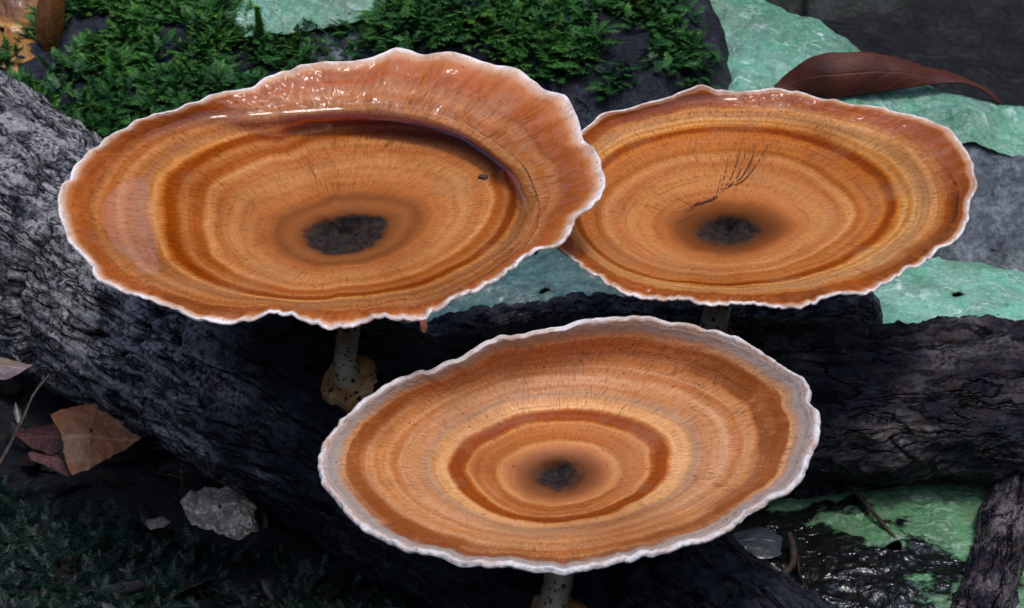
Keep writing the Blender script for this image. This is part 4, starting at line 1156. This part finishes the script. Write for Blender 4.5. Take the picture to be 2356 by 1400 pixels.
tag(mesh_obj('dead_leaf', V, F, UMB, attrs=at), 'small umber leaf curled beside the thick log, on the slimy green leaf', 'leaf')

# ---- twigs
TWIG = plain_material('twig_bark', (0.035, 0.024, 0.018), 0.5)
TWIGR = plain_material('red_twig', (0.16, 0.05, 0.035), 0.5)
def twig(label, px, z, r_px, mat=TWIG, name='twig'):
    A = pz(px, np.asarray(z, float) if np.ndim(z) else np.full(len(px), z))
    rr = np.asarray(r_px, float) / FPX * depth(A)
    G, D, C, T, r = tube(A, rr, 60, 14)
    G = G + D * (0.35 * r[:, None] * fbm(G.reshape(-1, 3) * 5, 3).reshape(60, 14))[..., None]
    Vc, Fc = close_ends(G, gridF(60, 14, False, True))
    return tag(mesh_obj(name, Vc, Fc, mat), label, 'twig')
twig('thin grey-brown twig leaning over the litter beside the lilac leaf', [(-10, 1085), (20, 1030), (55, 960), (80, 905), (112, 865)], [-5.0, -4.9, -4.8, -4.6, -4.4], [5, 5, 5, 4, 3])
twig('thin straight black twig crossing the slimy green leaf under the level branch', [(1945, 1105), (1985, 1150), (2030, 1205), (2062, 1240)], [-4.9, -5.0, -5.05, -5.1], [7, 6, 5, 3])
twig('bent dark twig curling around the umber leaf', [(1816, 1228), (1826, 1275), (1815, 1310), (1790, 1330), (1750, 1340)], [-4.9, -4.95, -4.95, -4.95, -4.93], [6, 8, 9, 8, 6])
twig('hair-thin straight stalk across the rotting edge of the slimy leaf', [(1836, 1278), (1840, 1320), (1860, 1360), (1885, 1392)], -5.02, [2, 2, 2, 2])
twig('tiny red stalk standing in the dark hollow behind the bleached leaf', [(417, 1085), (420, 1110), (416, 1140)], [-4.5, -4.8, -5.2], [3, 3, 3], TWIGR)
twig('thin reddish splinter lying on the shaded side of the thick log', [(476, 893), (500, 882), (528, 874)], -2.86, [2, 3, 1], TWIGR, 'splinter')

# ---- loose leaf litter on the ground, too small and mixed to count
def litter(n, xr, yr, size, mat, label, seed, zoff=0.05):
    g = np.random.default_rng(seed)
    Vs, Fs, vv, uu = [], [], [], []
    for i in range(n):
        x, y = g.uniform(*xr), g.uniform(*yr)
        z = ground_z(np.array([x]), np.array([y]))[0] + zoff + g.uniform(0, 0.12)
        L = size * g.uniform(0.5, 1.4); Wd = L * g.uniform(0.3, 0.55)
        a = g.uniform(0, 2 * math.pi); tx, ty = g.normal(0, 0.35, 2); cu = g.uniform(-0.5, 0.7)
        nu, nv = 7, 5
        b = len(Vs)
        for iu in range(nu):
            u = iu / (nu - 1); w = Wd * math.sin(math.pi * min(0.98, 0.03 + u * 0.95)) * (1 + 0.2 * g.normal())
            for iv in range(nv):
                v = iv / (nv - 1) - 0.5
                p = np.array([(u - 0.5) * L, v * w, cu * (v * v) * w * 2 + 0.25 * cu * (u - 0.5) ** 2 * L])
                q = np.array([p[0] * math.cos(a) - p[1] * math.sin(a), p[0] * math.sin(a) + p[1] * math.cos(a), p[2]])
                q[2] += q[0] * tx + q[1] * ty
                Vs.append(q + [x, y, z]); vv.append(v + 0.5); uu.append(u)
        for iu in range(nu - 1):
            for iv in range(nv - 1):
                Fs.append([b + iu * nv + iv, b + (iu + 1) * nv + iv, b + (iu + 1) * nv + iv + 1, b + iu * nv + iv + 1])
    o = mesh_obj('leaf_litter', Vs, Fs, mat, attrs={'u': uu, 'v': vv})
    return tag(o, label, 'leaf litter', kind='stuff')
LIT = dry_leaf_material('wet_litter', (0.004, 0.004, 0.005), (0.010, 0.008, 0.008), (0.028, 0.016, 0.012), rough=0.35, coat=0.1, seed=30.0)
litter(110, (-10, 1.5), (0.5, 6.5), 0.6, LIT, 'dark wet scraps of leaf littering the hollow in front of the thick log', 41)
litter(45, (1.5, 9.5), (0.0, 4.0), 0.5, LIT, 'dark wet scraps of leaf littering the ground around the slimy green leaf', 42, 0.35)
litter(160, (-9, 9), (6.5, 13), 0.9, LIT, 'dark leaf scraps lying on the slope behind the logs', 43)

# ------------------------------------------------------------------ moss
def fronds(bases, normals, size, rng, npair=9, lean=0.7):
    """feathery shoots: returns V, F, v, r arrays"""
    n = len(bases)
    L = size * (0.4 + 0.9 * rng.beta(2, 3, n)) * (1 + 0.35 * fbm(bases * 0.8, 2))
    az = rng.uniform(0, 2 * math.pi, n)
    rnd = rng.uniform(-1, 1, (n, 3))
    d = normals * rng.uniform(0.25, 0.9, n)[:, None] + np.column_stack([np.cos(az), np.sin(az), np.zeros(n)]) * lean + np.array([0, -0.30, 0.12])
    d /= np.linalg.norm(d, axis=1)[:, None]
    upv = np.array([0, 0, 1.0]) + rnd * 0.45
    s = np.cross(d, upv); s /= np.linalg.norm(s, axis=1)[:, None]
    up = np.cross(s, d)
    bend = rng.uniform(0.1, 0.5, n)
    rr = np.clip(0.42 + rng.normal(0, 0.2, n) + 0.35 * fbm(bases * 0.7 + 3, 3), 0, 1)
    Vs, Fs, vs_, rs = [], [], [], []
    off = 0
    def spine(t):
        return bases + d * (L * t)[:, None] - np.array([0, 0, 1.0]) * (bend * L * t * t * 0.55)[:, None] + up * (L * 0.06 * np.sin(t * 3))[:, None]
    def add(quad, v):
        nonlocal off
        q = np.stack(quad, 1)                                   # n,4,3
        Vs.append(q.reshape(-1, 3)); vs_.append(np.repeat(v, 4) if np.ndim(v) else np.full(4 * n, v)); rs.append(np.repeat(rr, 4))
        Fs.append((np.arange(n)[:, None] * 4 + np.arange(4)[None]) + off); off += 4 * n
    w = 0.018 * size / 0.5
    for a, b in ((0, 0.35), (0.35, 0.7), (0.7, 1.0)):
        p, q = spine(np.full(n, a)), spine(np.full(n, b))
        add((p - s * w, p + s * w, q + s * w * 0.6, q - s * w * 0.6), 0.15)
    for k in range(npair):
        t = 0.14 + 0.84 * k / (npair - 1)
        p = spine(np.full(n, t)); e = 1e-2
        tan = spine(np.full(n, t + e)) - p; tan /= np.linalg.norm(tan, axis=1)[:, None]
        prof = math.sin(math.pi * min(1, (0.20 + 0.80 * t) ** 0.9)) * 0.21 + 0.045
        for sg in (-1, 1):
            jit = rng.uniform(0.75, 1.25, n)
            ll = L * prof * jit
            ang = rng.uniform(0.75, 1.05, n)
            dr = tan * np.cos(ang)[:, None] + s * sg * np.sin(ang)[:, None] - up * rng.uniform(0.0, 0.35, n)[:, None]
            pr = np.cross(dr, up); pr /= np.linalg.norm(pr, axis=1)[:, None]
            wd = (ll * 0.105)[:, None]
            m = p + dr * (ll * 0.45)[:, None]
            add((p, m + pr * wd + up * wd * 0.3, p + dr * ll[:, None], m - pr * wd + up * wd * 0.3), np.clip(t * 0.75 + 0.1 + 0.25 * (jit - 0.75), 0, 1))
    return np.vstack(Vs), np.vstack(Fs), np.concatenate(vs_), np.concatenate(rs)

def in_poly(p, poly):
    poly = np.asarray(poly, float)
    x, y = p[:, 0], p[:, 1]
    ins = np.zeros(len(p), bool)
    j = len(poly) - 1
    for i in range(len(poly)):
        xi, yi = poly[i]; xj, yj = poly[j]
        c = ((yi > y) != (yj > y)) & (x < (xj - xi) * (y - yi) / (yj - yi + 1e-9) + xi)
        ins ^= c
        j = i
    return ins

def scatter(G, n, rng, poly=None, clump=0.0, seed=0.0):
    na, nr, _ = G.shape
    N = grid_normals(G, True)
    if N[..., 2].mean() < 0: N = -N
    m = n * 12
    a = rng.integers(0, na, m); r = np.clip((np.sqrt(rng.uniform(0, 1, m)) * (nr - 1)).astype(int), 0, nr - 1)
    P = G[a, r]; Nn = N[a, r]
    P = P + rng.normal(0, 0.05, P.shape) * [1, 1, 0.2]
    ok = np.ones(m, bool)
    if poly is not None:
        q = project(P)
        ok &= in_poly(q + rng.normal(0, 14, q.shape), poly)
    if clump:
        ok &= fbm(P * 0.9 + seed, 3) > (clump + rng.uniform(-0.25, 0.25, m))
    k = np.where(ok)[0][:n]
    return P[k], Nn[k]

MOSS = moss_material('fern_moss', (0.007, 0.026, 0.014), (0.028, 0.105, 0.030), (0.11, 0.28, 0.045))
MOSS_SHADE = moss_material('shade_toned_moss', (0.003, 0.008, 0.009), (0.005, 0.018, 0.014), (0.012, 0.040, 0.024))  # darker copy of the moss, with the hollow's shade in its colours
rng = np.random.default_rng(5)
polyL = [(-60, 110), (60, 130), (110, 60), (170, -60), (560, -60), (520, 60), (600, 80), (720, 110), (860, 110), (900, 170), (700, 330), (300, 400), (180, 360), (80, 260), (-60, 220)]
P, N = scatter(GL, 4800, rng, polyL, clump=-0.22, seed=2.0)
V, F, v, r = fronds(P, N, 0.48, rng, npair=16)
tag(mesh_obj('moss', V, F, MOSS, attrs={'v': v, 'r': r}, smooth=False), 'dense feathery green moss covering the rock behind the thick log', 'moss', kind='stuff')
polyM = [(860, -60), (1600, -60), (1580, 60), (1640, 190), (1600, 215), (1540, 150), (1460, 150), (1420, 215), (1330, 225), (1270, 180), (1180, 140), (1100, 110), (1020, 100), (900, 120), (760, 130), (700, 90), (880, 40)]
P, N = scatter(GM, 2300, rng, polyM, clump=-0.10)
P2, N2 = scatter(GS, 200, rng, None, clump=0.05, seed=4.0)
V, F, v, r = fronds(np.vstack([P, P2]), np.vstack([N, N2]), 0.52, rng, npair=16)
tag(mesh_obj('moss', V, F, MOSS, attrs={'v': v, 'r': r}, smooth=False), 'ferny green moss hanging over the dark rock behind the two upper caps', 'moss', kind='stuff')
# moss of the hollow in front, its shade put into the colour
m = 26000
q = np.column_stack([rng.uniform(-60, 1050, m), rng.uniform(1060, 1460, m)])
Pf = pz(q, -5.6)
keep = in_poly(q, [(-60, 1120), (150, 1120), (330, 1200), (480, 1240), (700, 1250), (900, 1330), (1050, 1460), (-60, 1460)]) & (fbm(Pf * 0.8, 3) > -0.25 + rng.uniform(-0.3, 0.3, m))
Pf = Pf[keep][:2600]
Pf[:, 2] = ground_z(Pf[:, 0], Pf[:, 1]) + 0.02
V, F, v, r = fronds(Pf, np.tile([0, 0, 1.0], (len(Pf), 1)), 0.40, rng, lean=0.9)
tag(mesh_obj('moss', V, F, MOSS_SHADE, attrs={'v': v, 'r': r}, smooth=False), 'blue-green moss, shade put into its colour, carpeting the shaded hollow in front of the thick log', 'moss', kind='stuff')
# the single tall sprig that stands out of the clump
k = np.argmin(((project(GL.reshape(-1, 3)) - np.array([598, 105])) ** 2).sum(1))
sp = GL.reshape(-1, 3)[k]
ns = 34
tt_ = np.linspace(0.05, 1, ns)
Vs, Fs, vv, rr_ = [], [], [], []
hgt = 0.75
for i, t in enumerate(tt_):
    for j in range(5):
        a = j * 1.2566 + i * 0.9
        ll = 0.24 * (1 - 0.6 * t)
        p = sp + np.array([0.03 * math.sin(t * 3), 0, t * hgt])
        dr = np.array([math.cos(a), math.sin(a), 0.9]); dr /= np.linalg.norm(dr)
        sd_ = np.array([-math.sin(a), math.cos(a), 0])
        b = len(Vs)
        Vs += [p, p + dr * ll * 0.5 + sd_ * 0.022, p + dr * ll, p + dr * ll * 0.5 - sd_ * 0.022]
        Fs.append([b, b + 1, b + 2, b + 3]); vv += [0.5 + 0.4 * t] * 4; rr_ += [0.85] * 4
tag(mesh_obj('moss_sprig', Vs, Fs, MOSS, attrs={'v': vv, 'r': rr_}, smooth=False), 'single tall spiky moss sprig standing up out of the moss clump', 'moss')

# ------------------------------------------------------------------ far right background: dim rock and a puddle
c = pz([(1955, 60)], -13.0)[0]
nr, na = 40, 90
aa = np.linspace(0, 2 * math.pi, na, endpoint=False); rho = np.linspace(0, 1, nr)
G = np.stack([c[0] + rho[None] * np.cos(aa)[:, None] * 3.4, c[1] + 4.0 + rho[None] * np.sin(aa)[:, None] * 3.0, (c[2] - 4 + 7.5 * np.clip(1 - rho ** 2.5, 0, 1) ** 0.5)[None] * np.ones(na)[:, None]], -1)
G += (0.5 * fbm(G.reshape(-1, 3) * 0.5, 4)).reshape(na, nr)[..., None]
tag(mesh_obj('dim_rock', G.reshape(-1, 3), gridF(na, nr, True, False)[:, ::-1].copy(), ROCKD), 'blurred dim green-grey rock beyond the broad pale green leaf', 'rock')
